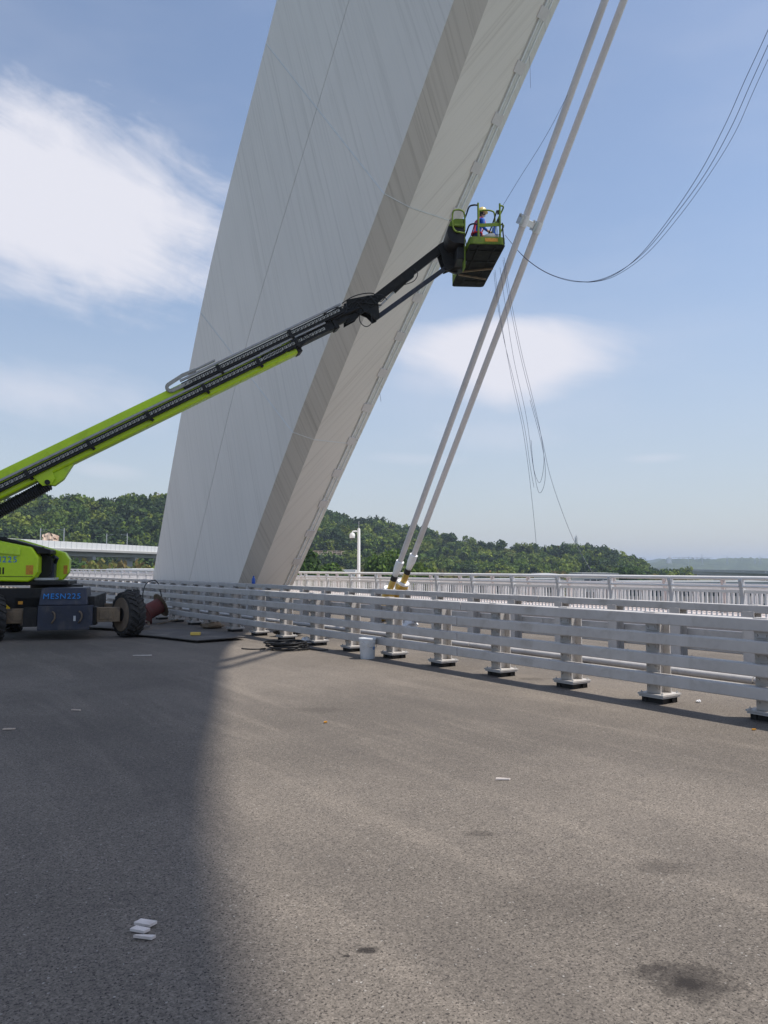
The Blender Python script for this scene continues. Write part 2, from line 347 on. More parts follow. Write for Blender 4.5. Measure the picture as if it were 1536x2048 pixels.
M['arch_soffit'] = arch_paint('arch_soffit_paint', (0.84, 0.785, 0.72), (0.48, 0.43, 0.375), _sa, _so, 0.5, 0.5, 7.5)
M['arch_core'] = paint('arch_seam_dark_steel', (0.12, 0.12, 0.12), 0.8)  # dark core steel that shows in the joints between panels
M['weld'] = paint('pale_weld_line', (0.80, 0.80, 0.79), 0.5)

def leaf_mat(name):
    m, t, b, co = principled(name)
    at = t.node('ShaderNodeAttribute'); at.attribute_name = 'tint'
    n = t.noise(co, 0.9, 3, 0.6)
    c = t.mix(1.0, at.outputs['Color'], t.val(t.ramp(n, 0.3, 0.7, 0.75, 1.25)), 'MULTIPLY')
    t.put(b.inputs['Base Color'], c); b.inputs['Roughness'].default_value = 0.75; b.inputs['Specular IOR Level'].default_value = 0.2
    tr = t.node('ShaderNodeBsdfTranslucent'); t.put(tr.inputs[0], c); mx = t.node('ShaderNodeMixShader'); mx.inputs[0].default_value = 0.3
    o = [x for x in t.n if x.type == 'OUTPUT_MATERIAL'][0]
    t.l.new(b.outputs[0], mx.inputs[1]); t.l.new(tr.outputs[0], mx.inputs[2]); t.l.new(mx.outputs[0], o.inputs[0])
    return m
M['leaf'] = leaf_mat('foliage')

def terrain_mat():
    m, t, b, co = principled('meadow_and_scrub')
    a = t.noise(co, 0.03, 6, 0.65); d = t.noise(co, 0.4, 5, 0.7)
    c = t.mix(t.ramp(a, 0.4, 0.65), (0.045, 0.075, 0.022), (0.10, 0.11, 0.035))
    c = t.mix(t.m('MULTIPLY', t.ramp(d, 0.5, 0.75), 0.6), c, (0.17, 0.15, 0.075))
    t.put(b.inputs['Base Color'], c); b.inputs['Roughness'].default_value = 0.95
    t.put(b.inputs['Normal'], t.bump(d, 0.8)); return m
M['terrain'] = terrain_mat()
def far_hill_mat():
    m, t, b, co = principled('far_wooded_hill')
    a = t.noise(co, 0.02, 7, 0.75)
    t.put(b.inputs['Base Color'], t.mix(t.ramp(a, 0.38, 0.62), (0.028, 0.045, 0.018), (0.075, 0.10, 0.035))); b.inputs['Roughness'].default_value = 0.95
    t.put(b.inputs['Normal'], t.bump(a, 14)); return m
M['far_hill'] = far_hill_mat()
def water_mat():
    m, t, b, co = principled('green_river_water')
    b.inputs['Base Color'].default_value = (0.10, 0.17, 0.15, 1); b.inputs['Roughness'].default_value = 0.12
    t.put(b.inputs['Normal'], t.bump(t.noise(co, 0.6, 4, 0.6), 0.12)); return m
M['water'] = water_mat()

# ============================================================ the land
def interp(x, xs, ys): return float(np.interp(x, xs, ys))
_RU = [-400, -100, 0, 60, 150, 200, 240, 330, 400, 500, 600, 680, 740, 800, 900, 1000, 1100, 1160, 1220, 1280, 1320, 1400]
_RV = [1000, 985, 985, 990, 992, 1001, 991, 990, 1000, 1015, 1030, 1026, 1036, 1048, 1072, 1083, 1092, 1092, 1105, 1123, 1145, 1160]
_RA = [math.degrees(math.atan((u - 768) / FPX)) for u in _RU]
_RE = [(1133 - v) / FPX * math.cos(R(a)) for v, a in zip(_RV, _RA)]
TREE_H = 9.0
def ridge(az):
    E = interp(az, _RA, _RE); Dr = interp(az, [-30, -14, -5, 20], [470, 480, 600, 640]); return E, Dr
def hill_w(az): return interp(az, [-16, -9], [105, 230])
PLAIN, WATER_Z = -11.0, -13.6
def hump(x, y, s): return math.sin(x * s + 1.3) * math.cos(y * s * 1.17 + 0.4) + 0.5 * math.sin(x * s * 2.3 + y * s * 1.9)
def terrain_h(lat, fwd):
    D = math.hypot(lat, fwd); az = math.degrees(math.atan2(lat, fwd)); p = LF(lat, fwd, 0)
    z = PLAIN + 0.7 * hump(p.x, p.y, 0.05)
    bank = 84 + 7 * math.sin(p.x * 0.021) + 0.02 * p.x
    if p.y < bank: z -= 6.0 * min(1, (bank - p.y) / 9.0)
    if abs(az) < 45:
        E, Dr = ridge(max(-32, min(24, az))); HW = hill_w(az)
        top = E * Dr + CAM_H - TREE_H
        fade = 1.0 if -32 < az < 20 else max(0.0, 1 - (abs(az - (-32 if az < 0 else 20)) / 10))
        amp = max(0.0, top - PLAIN) * fade
        if D < Dr: s = min(1, max(0, (D - (Dr - HW)) / HW)); k = s * s * (3 - 2 * s) * 0.55 + s * 0.45
        else: s = max(0, 1 - (D - Dr) / 420); k = s * s * (3 - 2 * s)
        z += amp * k + (2.2 * hump(p.x, p.y, 0.035) * k)
    return z
def build_ground():
    azs = list(np.arange(-180, -50, 3.0)) + list(np.arange(-50, 50, 0.8)) + list(np.arange(50, 180, 3.0))
    ds = [0.5] + list(np.arange(15, 250, 12.0)) + list(np.arange(250, 760, 10.0)) + list(np.arange(760, 1200, 60.0)) + [1400, 1800, 2400, 3200, 4500, 6500, 9000]
    mb = MB(); n = len(azs)
    for d in ds:
        for a in azs:
            lat, fwd = d * math.sin(R(a)), d * math.cos(R(a)); p = LF(lat, fwd, terrain_h(lat, fwd)); mb.v.append(tuple(p))
    for i in range(len(ds) - 1):
        for k in range(n):
            mb.f.append((i * n + k, i * n + (k + 1) % n, (i + 1) * n + (k + 1) % n, (i + 1) * n + k)); mb.mi.append(0)
    o = mb.build('ground', M['terrain'], kind='structure'); o.data.shade_smooth()
    MB().add([(-900, -600, WATER_Z), (1500, -600, WATER_Z), (1500, 130, WATER_Z), (-900, 130, WATER_Z)], [(0, 1, 2, 3)]).build('river_water', M['water'], kind='structure')
build_ground()
def ground_z(p):
    lat, fwd = p.dot(_r), p.dot(_f); return terrain_h(lat, fwd)

def far_hills():
    for (name, u0, u1, D, seed, base, amp) in (('far_hills', 1240, 1760, 2500, 3, 1121, 9), ('far_hills', 1200, 1900, 3600, 9, 1118, 6)):
        rs = random.Random(seed); ph = [rs.uniform(0, 6.28) for _ in range(6)]; mb = MB(); N = 120; rows = 5
        for j in range(rows):
            for i in range(N + 1):
                t = i / N; u = u0 + (u1 - u0) * t
                prof = sum(math.sin(t * (3 + 5 * k) + ph[k]) / (1 + k) for k in range(6))
                edge = min(1, t * 6, (1 - t) * 6)
                v = base - amp * prof * 0.45 - 3 * rs.random() * (j == 2)
                zt = CAM_H + (1133 - v) / FPX * D
                fr = [0, 0.6, 1, 0.6, 0][j]; off = [-420, -180, 0, 220, 500][j]
                z = PLAIN - 3 + (zt - PLAIN + 3) * fr * edge
                p = LF((u - 768) / FPX * (D + off), D + off, z); mb.v.append(tuple(p))
        for j in range(rows - 1):
            for i in range(N):
                a = j * (N + 1) + i; mb.f.append((a, a + 1, a + N + 2, a + N + 1)); mb.mi.append(0)
        o = mb.build(name, M['far_hill'], kind='structure'); o.data.shade_smooth()
far_hills()

# ------------------------------------------------------------ foliage
def crown_template(kind, n, seed):
    g = np.random.default_rng(seed)
    if kind == 'conifer':
        t = g.random(n) ** 0.75; r = (1 - t) * 0.42 * (0.75 + 0.25 * np.sin(t * 30)) + 0.03; a = g.random(n) * 6.283
        rr = r * (0.55 + 0.45 * g.random(n)); C = np.stack([rr * np.cos(a), rr * np.sin(a), t * 1.25 - 0.15], 1)
        N = np.stack([np.cos(a), np.sin(a), 0.5 + 0 * a], 1); size = 0.115 * (1.1 - 0.5 * t)
    elif kind == 'bamboo':
        nb = 9; k = g.integers(0, nb, n); ba = g.random(nb) * 6.28; br = 0.12 + 0.35 * g.random(nb); bt = 0.7 + 0.5 * g.random(nb)
        t = g.random(n); lean = t ** 2.0
        C = np.stack([np.cos(ba[k]) * (br[k] * 0.5 + lean * br[k]), np.sin(ba[k]) * (br[k] * 0.5 + lean * br[k]), t * bt[k] - 0.1], 1) + g.normal(0, 0.07, (n, 3))
        N = g.normal(0, 1, (n, 3)) + np.array([0, 0, 0.6]); size = np.full(n, 0.11)
    else:
        nl = 11; L = g.normal(0, 1, (nl, 3)); L /= np.linalg.norm(L, axis=1)[:, None]; L *= (0.20 + 0.26 * g.random(nl))[:, None]; L[:, 2] = L[:, 2] * 0.75 + 0.5
        lr = 0.17 + 0.15 * g.random(nl); k = g.integers(0, nl, n)
        d = g.normal(0, 1, (n, 3)); d /= np.linalg.norm(d, axis=1)[:, None]; d[:, 2] = np.where(d[:, 2] < -0.3, -d[:, 2], d[:, 2])
        C = L[k] + d * (lr[k] * (0.70 + 0.42 * g.random(n)))[:, None]; N = d + 0.3 * g.normal(0, 1, (n, 3)); size = 0.060 + 0.055 * g.random(n)
    N = N + 0.45 * g.normal(0, 1, (n, 3)); N /= np.linalg.norm(N, axis=1)[:, None]
    A = np.cross(N, g.normal(0, 1, (n, 3))); A /= np.linalg.norm(A, axis=1)[:, None] + 1e-9; B = np.cross(N, A)
    s = (size if np.ndim(size) else np.full(n, size))[:, None]; e = 0.65 + 0.5 * g.random((n, 1))
    Q = np.stack([C - A * s, C - B * s * e, C + A * s, C + B * s * e * 0.8], 1)       # leaf-clump lozenges
    return Q, 0.82 + 0.36 * g.random(n)
def fast_quads(name, Q, tint, mat):
    n = len(Q); me = bpy.data.meshes.new(name)
    me.vertices.add(n * 4); me.vertices.foreach_set('co', Q.reshape(-1).astype(np.float32))
    me.loops.add(n * 4); me.loops.foreach_set('vertex_index', np.arange(n * 4, dtype=np.int32))
    me.polygons.add(n); me.polygons.foreach_set('loop_start', np.arange(0, n * 4, 4, dtype=np.int32))
    me.update(calc_edges=True)
    at = me.attributes.new('tint', 'FLOAT_COLOR', 'POINT')
    c = np.ones((n, 4, 4), np.float32); c[:, :, :3] = tint[:, None, :]; at.data.foreach_set('color', c.reshape(-1))
    me.materials.append(mat); return me
TINTS = {'broad': [(0.075, 0.13, 0.022), (0.055, 0.105, 0.022), (0.10, 0.155, 0.028), (0.038, 0.078, 0.022), (0.13, 0.185, 0.03)],
         'conifer': [(0.020, 0.045, 0.020), (0.028, 0.055, 0.024), (0.036, 0.062, 0.028)],
         'bamboo': [(0.125, 0.130, 0.035), (0.10, 0.125, 0.03), (0.145, 0.125, 0.045)],
         'dry': [(0.115, 0.08, 0.04)], 'dark': [(0.024, 0.050, 0.018), (0.032, 0.060, 0.022)], 'shrub': [(0.085, 0.14, 0.03), (0.07, 0.12, 0.025), (0.11, 0.14, 0.04)]}
def tree_quads(kind, pos, h, wd, n, seed, templ={}):
    tk = 'broad' if kind in ('dry', 'shrub', 'dark') else kind
    key = (tk, n, seed % 7)
    if key not in templ: templ[key] = crown_template(tk, n, hash(key) % 9999 if False else 100 + (seed % 7) * 13 + len(tk) * 7 + n)
    Q, br = templ[key]; a = random.random() * 6.283; ca, sa = math.cos(a), math.sin(a)
    Rm = np.array([[ca, -sa, 0], [sa, ca, 0], [0, 0, 1]])
    P = (Q @ Rm.T) * np.array([wd, wd, h]) + np.array(pos)
    c = np.array(random.choice(TINTS[kind])) * np.array([1.14, 1.0, 0.9]) * (0.85 + 0.65 * random.random())
    return P, br[:, None] * c[None, :]
def build_forest():
    Qs, Ts = [], []
    cnt = 0
    for i in range(5200):
        az = random.uniform(-33, 21.5); E, Dr = ridge(az); s = random.random() ** 0.9 * 1.06
        HW = hill_w(az); D = Dr - HW + HW * s
        if az < -12 and random.random() < 0.35: continue
        lat, fwd = D * math.sin(R(az)), D * math.cos(R(az)); z = terrain_h(lat, fwd); p = LF(lat, fwd, z)
        if az > 19 and random.random() < 0.4: continue
        n_ = hump(p.x, p.y, 0.022) + random.gauss(0, 0.5)
        if s < 0.16: kind = 'bamboo' if (n_ > -0.6 and az > -9) else random.choice(['broad', 'bamboo', 'shrub'])
        elif az < -12: kind = 'conifer' if n_ > 0.45 else 'broad'
        elif s < 0.50: kind = 'conifer' if n_ > 0.55 else 'broad'
        else: kind = 'shrub' if n_ < 0.35 else ('conifer' if random.random() < 0.15 else 'broad')
        if kind == 'broad' and hump(p.x, p.y, 0.05) + random.gauss(0, .6) > 0.55: kind = 'dark'
        if az > -9 and 0.36 < s < 0.46 and kind != 'shrub': continue                        # the fenced track across the slope
        if kind == 'conifer': h, w_ = random.uniform(6, 9.5) * (0.8 if s > .8 else 1), random.uniform(7, 9.5)
        elif kind == 'bamboo': h, w_ = random.uniform(5, 8), random.uniform(7, 10)
        elif kind == 'shrub': h, w_ = random.uniform(3.5, 6.5), random.uniform(6, 10)
        else: h, w_ = random.uniform(6, 12.5), random.uniform(7, 12)
        if random.random() < 0.006 and kind == 'broad': kind = 'dry'
        if az > -9 and 0.34 < s < 0.455: h *= .4
        nq = 200 if kind != 'shrub' else 130
        q, t = tree_quads(kind, p - Vector((0, 0, 0.6)), h, w_, nq, i); Qs.append(q); Ts.append(t)
    for i in range(420):                                                 # trees on the low ground in front of the viaduct
        az = random.uniform(-31, -9); u = 768 + FPX * math.tan(R(az)); Dv = 205 + (u + 160) / 580 * 195
        D = random.uniform(0.72, 0.97) * Dv; fwd = D * math.cos(R(az)); lat = D * math.sin(R(az)); z = terrain_h(lat, fwd); p = LF(lat, fwd, z)
        h = min(random.uniform(8, 15), 1.7 + 1.0 * D / Dv - z); kind = random.choice(['broad', 'bamboo', 'bamboo', 'shrub'])
        q, t = tree_quads(kind, p - Vector((0, 0, 0.4)), h, random.uniform(7, 11), 150, i); Qs.append(q); Ts.append(t)
    me = fast_quads('hillside_forest', np.concatenate(Qs), np.concatenate(Ts), M['leaf'])
    place('hillside_forest', me, label='mixed green forest covering the hillside behind the bridge', cat='forest', kind='stuff')
    # bushes and scrub on the river plain, and along the river bank
    Qs, Ts = [], []
    for i in range(900):
        az = random.uniform(-34, 40); D = random.uniform(110, 420); lat, fwd = D * math.sin(R(az)), D * math.cos(R(az)); p = LF(lat, fwd, 0)
        if p.y < 92 or (abs(p.x) < 26): continue
        z = terrain_h(lat, fwd)
        kind = random.choice(['shrub', 'shrub', 'bamboo', 'broad']); far = D > 260
        h = random.uniform(2, 4.5) if not far else random.uniform(3, 7)
        q, t = tree_quads(kind, (p.x, p.y, z - 0.5), h, random.uniform(4, 8), 120, i); Qs.append(q); Ts.append(t)
    me = fast_quads('river_plain_scrub', np.concatenate(Qs), np.concatenate(Ts), M['leaf'])
    place('river_plain_scrub', me, label='low green scrub scattered over the plain below the bridge', cat='scrub', kind='stuff')
build_forest()

def single_tree(name, label, u, D, vtop, width, kind, tints, seed, n=2600, group=None):
    lat, fwd = (u - 768) / FPX * D, D; z0 = terrain_h(lat, fwd); base = LF(lat, fwd, z0); ztop = CAM_H + (1133 - vtop) / FPX * D
    H = ztop - z0; root = thing(name, label, 'tree', base, 0, group)
    g = random.Random(seed); mb = MB()
    mb.tube([(0, 0, -0.5), (0.1, 0.05, H * 0.3), (0.05, -0.1, H * 0.62)], [H * 0.035, H * 0.026, H * 0.012], 8)
    for k in range(7):
        a = g.uniform(0, 6.28); z1 = H * g.uniform(0.22, 0.5); L = width * g.uniform(0.2, 0.36)
        mb.tube([(0, 0, z1), (math.cos(a) * L * .5, math.sin(a) * L * .5, z1 + H * .14), (math.cos(a) * L, math.sin(a) * L, z1 + H * .24)], [H * .013, H * .009, H * .004], 6)
    mb.build('trunk', M['bark'], root, 40)
    Q, br = crown_template(kind, n, seed)
    s0 = H * 0.92; Q = (Q - np.array([0, 0, 0.5])) * 1.0
    Q[:, :, :] = Q
    cen = Q.mean(1, keepdims=True); Q = cen + (Q - cen) * 0.5
    P = Q * np.array([width, width, s0]) + np.array([0, 0, H * 0.52])
    tt = np.array([tints[i % len(tints)] for i in range(len(P))]) * br[:, None]
    place('crown', fast_quads('crown', P, tt, M['leaf']), root)
B1, B2, B3 = (0.06, 0.115, 0.02), (0.095, 0.155, 0.025), (0.045, 0.08, 0.022)
for args in (('broadleaf_tree', 'round dense green tree below the railway viaduct, beside the lift hood', 158, 235, 1106, 17, 'broad', [B1, B3], 5),
             ('broadleaf_tree', 'dark green tree right beside the arch leg behind the railing', 606, 150, 1096, 9, 'broad', [B3, B1], 17),
             ('broadleaf_tree', 'low light green tree left of the white camera pole', 672, 170, 1126, 9.5, 'broad', [B2, B1], 23),
             ('broadleaf_tree', 'round green tree between the camera pole and the cables', 776, 180, 1101, 9.5, 'broad', [B1, B2], 31),
             ('broadleaf_tree', 'bright yellow-green tree right behind the cable sockets', 832, 165, 1122, 8.5, 'broad', [(0.12, 0.17, 0.025), B2], 37),
             ('broadleaf_tree', 'rounded green tree at the low right end of the hill', 1248, 330, 1124, 15, 'broad', [B1, B3], 41),
             ('conifer_tree', 'dark pointed conifer on the ridge above the mast side of the hill', 1132, 600, 1091, 9, 'conifer', [(0.028, 0.055, 0.022)], 43)):
    single_tree(*args)

# bare cut slope on the left hill
def earth_cut():
    c = LF((98 - 768) / FPX * 285, 285, 0); mb = MB(); rs = random.Random(4); N, Mh = 12, 6; ctr = []
    for j in range(Mh):
        for i in range(N):
            u = 84 + 34 * i / (N - 1); D = 288 + 6 * j / Mh + rs.uniform(-.9, .9); v = 1086 - 21 * j / (Mh - 1) * (1 - 0.55 * abs(i / (N - 1) - .4)); p = LF((u - 768) / FPX * D, D, CAM_H + (1133 - v) / FPX * D); mb.v.append(tuple(p))
    for j in range(Mh - 1):
        for i in range(N - 1): a = j * N + i; mb.f.append((a, a + 1, a + N + 1, a + N)); mb.mi.append(0)
    mb.build('earth_cut', M['cliff'], kind='structure')
earth_cut()

# ============================================================ bridge deck
DECK_Y0, DECK_Y1 = -130, 260
def deck():
    mb = MB(); mb.box((-0.0, 65, -0.45), (44.4, 390, 0.88)); mb.build('bridge_deck', M['concrete'], kind='structure')       # top at -0.01
    MB().add([(-21, DECK_Y0, 0), (17.9, DECK_Y0, 0), (17.9, DECK_Y1, 0), (-21, DECK_Y1, 0)], [(0, 1, 2, 3)]).build('road', M['asphalt'], kind='structure')
    MB().box((20.0, 65, 0.16), (4.2, 390, 0.34)).build('raised_walkway', M['pink_kerb'], kind='structure', bev=0.02)
    MB().box((0, 65, -1.9), (30, 390, 2.0)).build('bridge_girder', M['concrete'], kind='structure')
deck()
# ============================================================ the arch
ST = [((30.1, -0.6), (40.0, -0.6)), ((24.25, 6.5), (33.3, 13.4)), ((18.55, 13.0), (26.8, 22.6)), ((13.15, 19.6), (19.9, 31.2)), ((6.77, 26.4), (11.87, 39.2)),
      ((-1.03, 33.4), (2.07, 46.2)), ((-9.36, 40.4), (-9.16, 52.0)), ((-19.8, 45.96), (-19.6, 56.3)), ((-38.0, 48.6), (-38.0, 58.6))]
ST = ST + [tuple((-76 - p[0], p[1]) for p in st) for st in reversed(ST[:-1])]
def cr(p0, p1, p2, p3, t):
    return tuple(0.5 * ((2 * b) + (-a + c) * t + (2 * a - 5 * b + 4 * c - d) * t * t + (-a + 3 * b - 3 * c + d) * t ** 3) for a, b, c, d in zip(p0, p1, p2, p3))
def station(x):
    i = min(int(x), len(ST) - 2); t = x - i; g = lambda k: ST[max(0, min(len(ST) - 1, k))]
    return tuple(Vector(cr(g(i - 1)[q], g(i)[q], g(i + 1)[q], g(i + 2)[q], t)) for q in (0, 1))
AX0 = 13.0
SEAM = 0.50
def section(x, inset=0.0):
    L, U = station(x); e = (U - L).normalized()
    f = lambda *q: interp(x, [0, 1, 2, 3, 4], q)
    AX1, AX2, AX3, CH = f(13.52, 13.68, 13.74, 13.78, 13.78), f(14.70, 15.08, 15.32, 15.58, 15.35), f(15.4, 15.8, 16.1, 16.4, 16.2), f(.38, .40, .42, .45, .45)
    lo = L - e * CH
    pts = {'A0': (AX0, L), 'As': (AX0, L + (U - L) * SEAM), 'A1': (AX0, U), 'B1': (AX1, lo), 'C1': (AX2, lo), 'D0': (AX3, L), 'D1': (AX3, U)}
    return {k: Vector((X, q[0], q[1])) for k, (X, q) in pts.items()}
def arch():
    root = thing('bridge_arch', 'tall pale grey steel arch leg leaning over the road, streaked with dirt', 'arch', (14.7, 35, 0))
    N = len(ST) - 1; core = MB(); ring = ['A0', 'As', 'A1', 'D1', 'D0', 'C1', 'B1']; K = N * 6
    for i in range(K + 1):
        s = section(i / 6); c = sum((s[k] for k in ring), Vector()) / 7
        for k in ring: core.v.append(tuple(s[k] + (c - s[k]).normalized() * 0.012))
    for i in range(K):
        for k in range(7): core.f.append((i * 7 + k, i * 7 + (k + 1) % 7, (i + 1) * 7 + (k + 1) % 7, (i + 1) * 7 + k)); core.mi.append(0)
    wkid(core.build('core', M['arch_core'], root), root)
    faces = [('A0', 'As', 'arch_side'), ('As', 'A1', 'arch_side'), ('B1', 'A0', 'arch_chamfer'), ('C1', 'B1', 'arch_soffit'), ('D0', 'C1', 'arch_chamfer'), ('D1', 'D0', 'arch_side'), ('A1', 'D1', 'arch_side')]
    for seg in range(N):
        for (a, b, mt) in faces:
            mb = MB(); n = 7
            for i in range(n):
                x = seg + (0.0015 if i == 0 else 0) + i / (n - 1) * 0.997; s = section(min(x, N - 1e-4)); pa, pb = s[a], s[b]; dv = (pb - pa).normalized()
                ga = 0.014 if 's' in a else 0.0; gb = 0.014 if 's' in b else 0.0
                mb.v += [tuple(pa + dv * ga), tuple(pb - dv * gb)]
            for i in range(n - 1): mb.f.append((2 * i, 2 * i + 1, 2 * i + 3, 2 * i + 2)); mb.mi.append(0)
            back = Vector((14.7, *(station(seg + .5)[0] * .5 + station(seg + .5)[1] * .5)))
            nrm = (Vector(mb.v[2]) - Vector(mb.v[0])).cross(Vector(mb.v[1]) - Vector(mb.v[0])).normalized()
            if nrm.dot(back - Vector(mb.v[0])) > 0: nrm = -nrm
            m2 = len(mb.v); mb.v = [tuple(Vector(p) + nrm * .004) for p in mb.v] + [tuple(Vector(p) - nrm * .012) for p in mb.v]
            loop = [0] + [2 * i for i in range(1, n)] + [2 * i + 1 for i in reversed(range(n))]
            for q in range(len(loop)): mb.f.append((loop[q], loop[(q + 1) % len(loop)], loop[(q + 1) % len(loop)] + m2, loop[q] + m2)); mb.mi.append(0)
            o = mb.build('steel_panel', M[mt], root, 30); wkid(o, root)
    # welds across the leg
    for x in (1, 2, 3):
        s = section(x); mb = MB()
        for (a, b) in (('A1', 'A0'), ('A0', 'B1'), ('B1', 'C1')):
            pa, pb = s[a], s[b]; nrm = Vector((-1, 0, 0)) if a == 'A1' else Vector((0, -0.7, -0.7)); mb.beam(pa, pb, 0.035, 0.026, nrm)
        wkid(mb.build('weld_seam', M['weld'], root), root)
    # pale edge channels clipped along the soffit corner
    x = 0.06; bars, clips = MB(), MB()
    t = 0.06
    while t < 5.0:
        def P(tt, off, lift=0.0):
            s = section(tt); L, U = station(tt); e = Vector((0, (U - L)[0], (U - L)[1])).normalized(); return s['C1'] + Vector((off, 0, 0)) + e * lift
        L0, L1 = P(t, 0), P(t + 0.16, 0); step = 0.16 * 1.45 / max(0.2, (L1 - L0).length)
        for off in (0.10, 0.27):
            b = MB(); b.beam(P(t + step * 0.12, off), P(t + step * 0.90, off), 0.035, 0.05); wkid(b.build('edge_channel', M['white'], root), root)
        c = MB(); a_, b_ = P(t - step * 0.10, 0.15), P(t + step * 0.12, 0.15); c.beam(a_, b_, 0.36, 0.06); wkid(c.build('edge_clip', M['cable'], root), root)
        t += step
arch()

# ============================================================ hanger cables
CAB_FOOT_Y, CAB_SL = 20.15, None
def hanger(name, x, pa, pb, label, dz):
    """pa, pb: two sight points on this cable; it lies in the plane X = x"""
    A, B = PX(*pa, x), PX(*pb, x); d = (B - A).normalized()
    foot = A + d * ((0.02 - A.z) / d.z); top = A + d * ((33.5 - A.z) / d.z)
    root = thing(name, label, 'cable', foot, 0, 'twin hanger cables')
    at = lambda z: A + d * ((z - A.z) / d.z)
    def part(nm, z0, z1, r0, r1, mat, n=20):
        mb = MB(); mb.tube([at(z0), at(z0 + (z1 - z0) * .02), at(z1 - (z1 - z0) * .02), at(z1)], [r0 * .94, r0, r1, r1 * .94], n); return wkid(mb.build(nm, mat, root, 40), root)
    part('sheath', 1.80 + dz, 33.0, 0.085, 0.085, M['cable'])
    part('socket_cover', 1.62 + dz, 1.86 + dz, 0.120, 0.125, M['white'])
    part('tapered_cover', 1.40 + dz, 1.63 + dz, 0.080, 0.118, M['white'])
    part('rubber_band', 1.28 + dz, 1.42 + dz, 0.10, 0.10, M['rubber_black'])
    part('anchor_rod', 0.90 + dz, 1.29 + dz, 0.095, 0.095, M['brass'])
    part('collar', 0.97 + dz, 1.02 + dz, 0.20, 0.20, M['white'])
    part('anchor_sleeve', -0.02, 0.98 + dz, 0.18, 0.18, M['brass'])
    for z in (0.3, 0.62, 0.86): part('sleeve_ring', z + dz, z + dz + 0.04, 0.20, 0.20, M['brass'])
    return at
atL = hanger('hanger_cable', 13.75, (793, 1143), (1210, 0), 'left one of the two white hanger cables, rising beside the lift basket', 0.0)
atR = hanger('hanger_cable', 14.28, (815, 1143), (1248, 0), 'right one of the two white hanger cables, rising beside the lift basket', 0.2)
def cable_clamp():
    zL = PX(1047, 443, 13.75).z; pL = atL(zL); pR = atR(zL - 0.02); dL = (atL(zL + .1) - atL(zL)).normalized()
    root = thing('cable_clamp', 'white steel clamp bar joining the two hanger cables beside the basket', 'clamp', pL)
    e = (pR - pL).normalized()
    mb = MB(); mb.beam(pL + e * 0.05, pR - e * 0.05, 0.08, 0.15, dL); wkid(mb.build('bar', M['white'], root, bev=.01), root)
    for p in (pL, pR):
        mb = MB(); mb.tube([p - dL * .14, p + dL * .14], 0.102, 20); wkid(mb.build('ring', M['white'], root, 40), root)
        mb = MB(); mb.beam(p - e * 0.19, p - e * 0.11, 0.14, 0.24, dL); mb.tube([p - e * .2 + dL * .06, p - e * .2 + dL * .06 - _f * .14], .02, 8); wkid(mb.build('lug', M['steel'], root), root)
cable_clamp()

# ============================================================ guard barriers
def barrier(label, X, side, spacing, y0, n, ztop, mat, top_mat, rail_len):
    """side = -1: rails on the -X face of the posts"""
    k = ztop / 1.12; root = thing('guard_barrier', label, 'barrier', (X, y0, 0))
    hp = MB()                                                     # H-section post
    zt, zb = 1.02 * k, 0.115
    hp.box((-0.105, 0, (zt + zb) / 2), (0.016, 0.20, zt - zb)); hp.box((0.105, 0, (zt + zb) / 2), (0.016, 0.20, zt - zb)); hp.box((0, 0, (zt + zb) / 2), (0.194, 0.014, zt - zb))
    post_me = hp.mesh('post', mat)
    bp = MB(); bp.box((0, 0, 0.103), (0.38, 0.37, 0.022)); bp.box((0, 0, 0.078), (0.36, 0.35, 0.018)); plate_me = bp.mesh('base_plate', M['rail_light'])
    st = MB(); st.box((0, 0, 0.033), (0.26, 0.24, 0.066))
    for sx in (-1, 1):
        for sy in (-1, 1): st.box((sx * .14, sy * .12, 0.033), (0.012, 0.07, 0.066)); st.box((sx * .09, sy * .145, 0.033), (0.07, 0.012, 0.066))
    stool_me = st.mesh('stool', M['black'])
    bo = MB()
    for sx in (-1, 1):
        for sy in (-1, 1): bo.lathe([(0.014, 0.113), (0.014, 0.127), (0.007, 0.127), (0.007, 0.14)], (sx * .155, sy * .15, 0), n=6)
    bolt_me = bo.mesh('bolt_set', M['steel'])
    rails = ((0.985, 1.12), (0.745, 0.885), (0.495, 0.635), (0.245, 0.385))
    br = MB(); br.box((side * 0.125, 0, 0), (0.022, 0.16, 0.09))
    for sy in (-.05, .05): br.lathe([(0.013, 0), (0.013, 0.016)], (side * 0.136, sy, -.015), (side, 0, 0), 6)
    brk_me = br.mesh('rail_bracket', M['rail_light'])
    for i in range(n):
        p = place('post', post_me, root, (0, i * spacing, 0), (0, 0, R(random.uniform(-.6, .6))))
        place('base_plate', plate_me, p); place('stool', stool_me, p); place('bolt_set', bolt_me, p)
        for (a, b) in (rails if i < 70 else ()): place('rail_bracket', brk_me, p, (0, 0, (a + b) / 2 * k - 0.10 * k))
    L = n * spacing; cache = {}
    for ri, (a, b) in enumerate(rails):
        y = -0.7
        while y < L - 0.8:
            ln = min(rail_len, L - 0.5 - y); key = (ri == 0, round(ln, 3))
            if key not in cache:
                mb = MB(); h = 0.137 * k; w = 0.15 if ri else 0.20
                mb.box((0, ln / 2, 0), (w, ln - 0.012, h)); cache[key] = mb.mesh('rail', top_mat if ri == 0 else mat)
            w = 0.15 if ri else 0.20
            o = place('rail', cache[key], root, (side * (0.115 + w / 2 + (0.022 if ri else -0.11)), y, (a + b) / 2 * k), bev=0.012)
            y += rail_len
    # little pads on the top rail over each post
    pm = MB(); pm.box((0, 0, 0), (0.11, 0.16, 0.012)); pad = pm.mesh('top_pad', M['rail_light'])
    for i in range(0, n): place('top_pad', pad, root, (side * 0.11, i * spacing, 1.1265 * k))
    return root
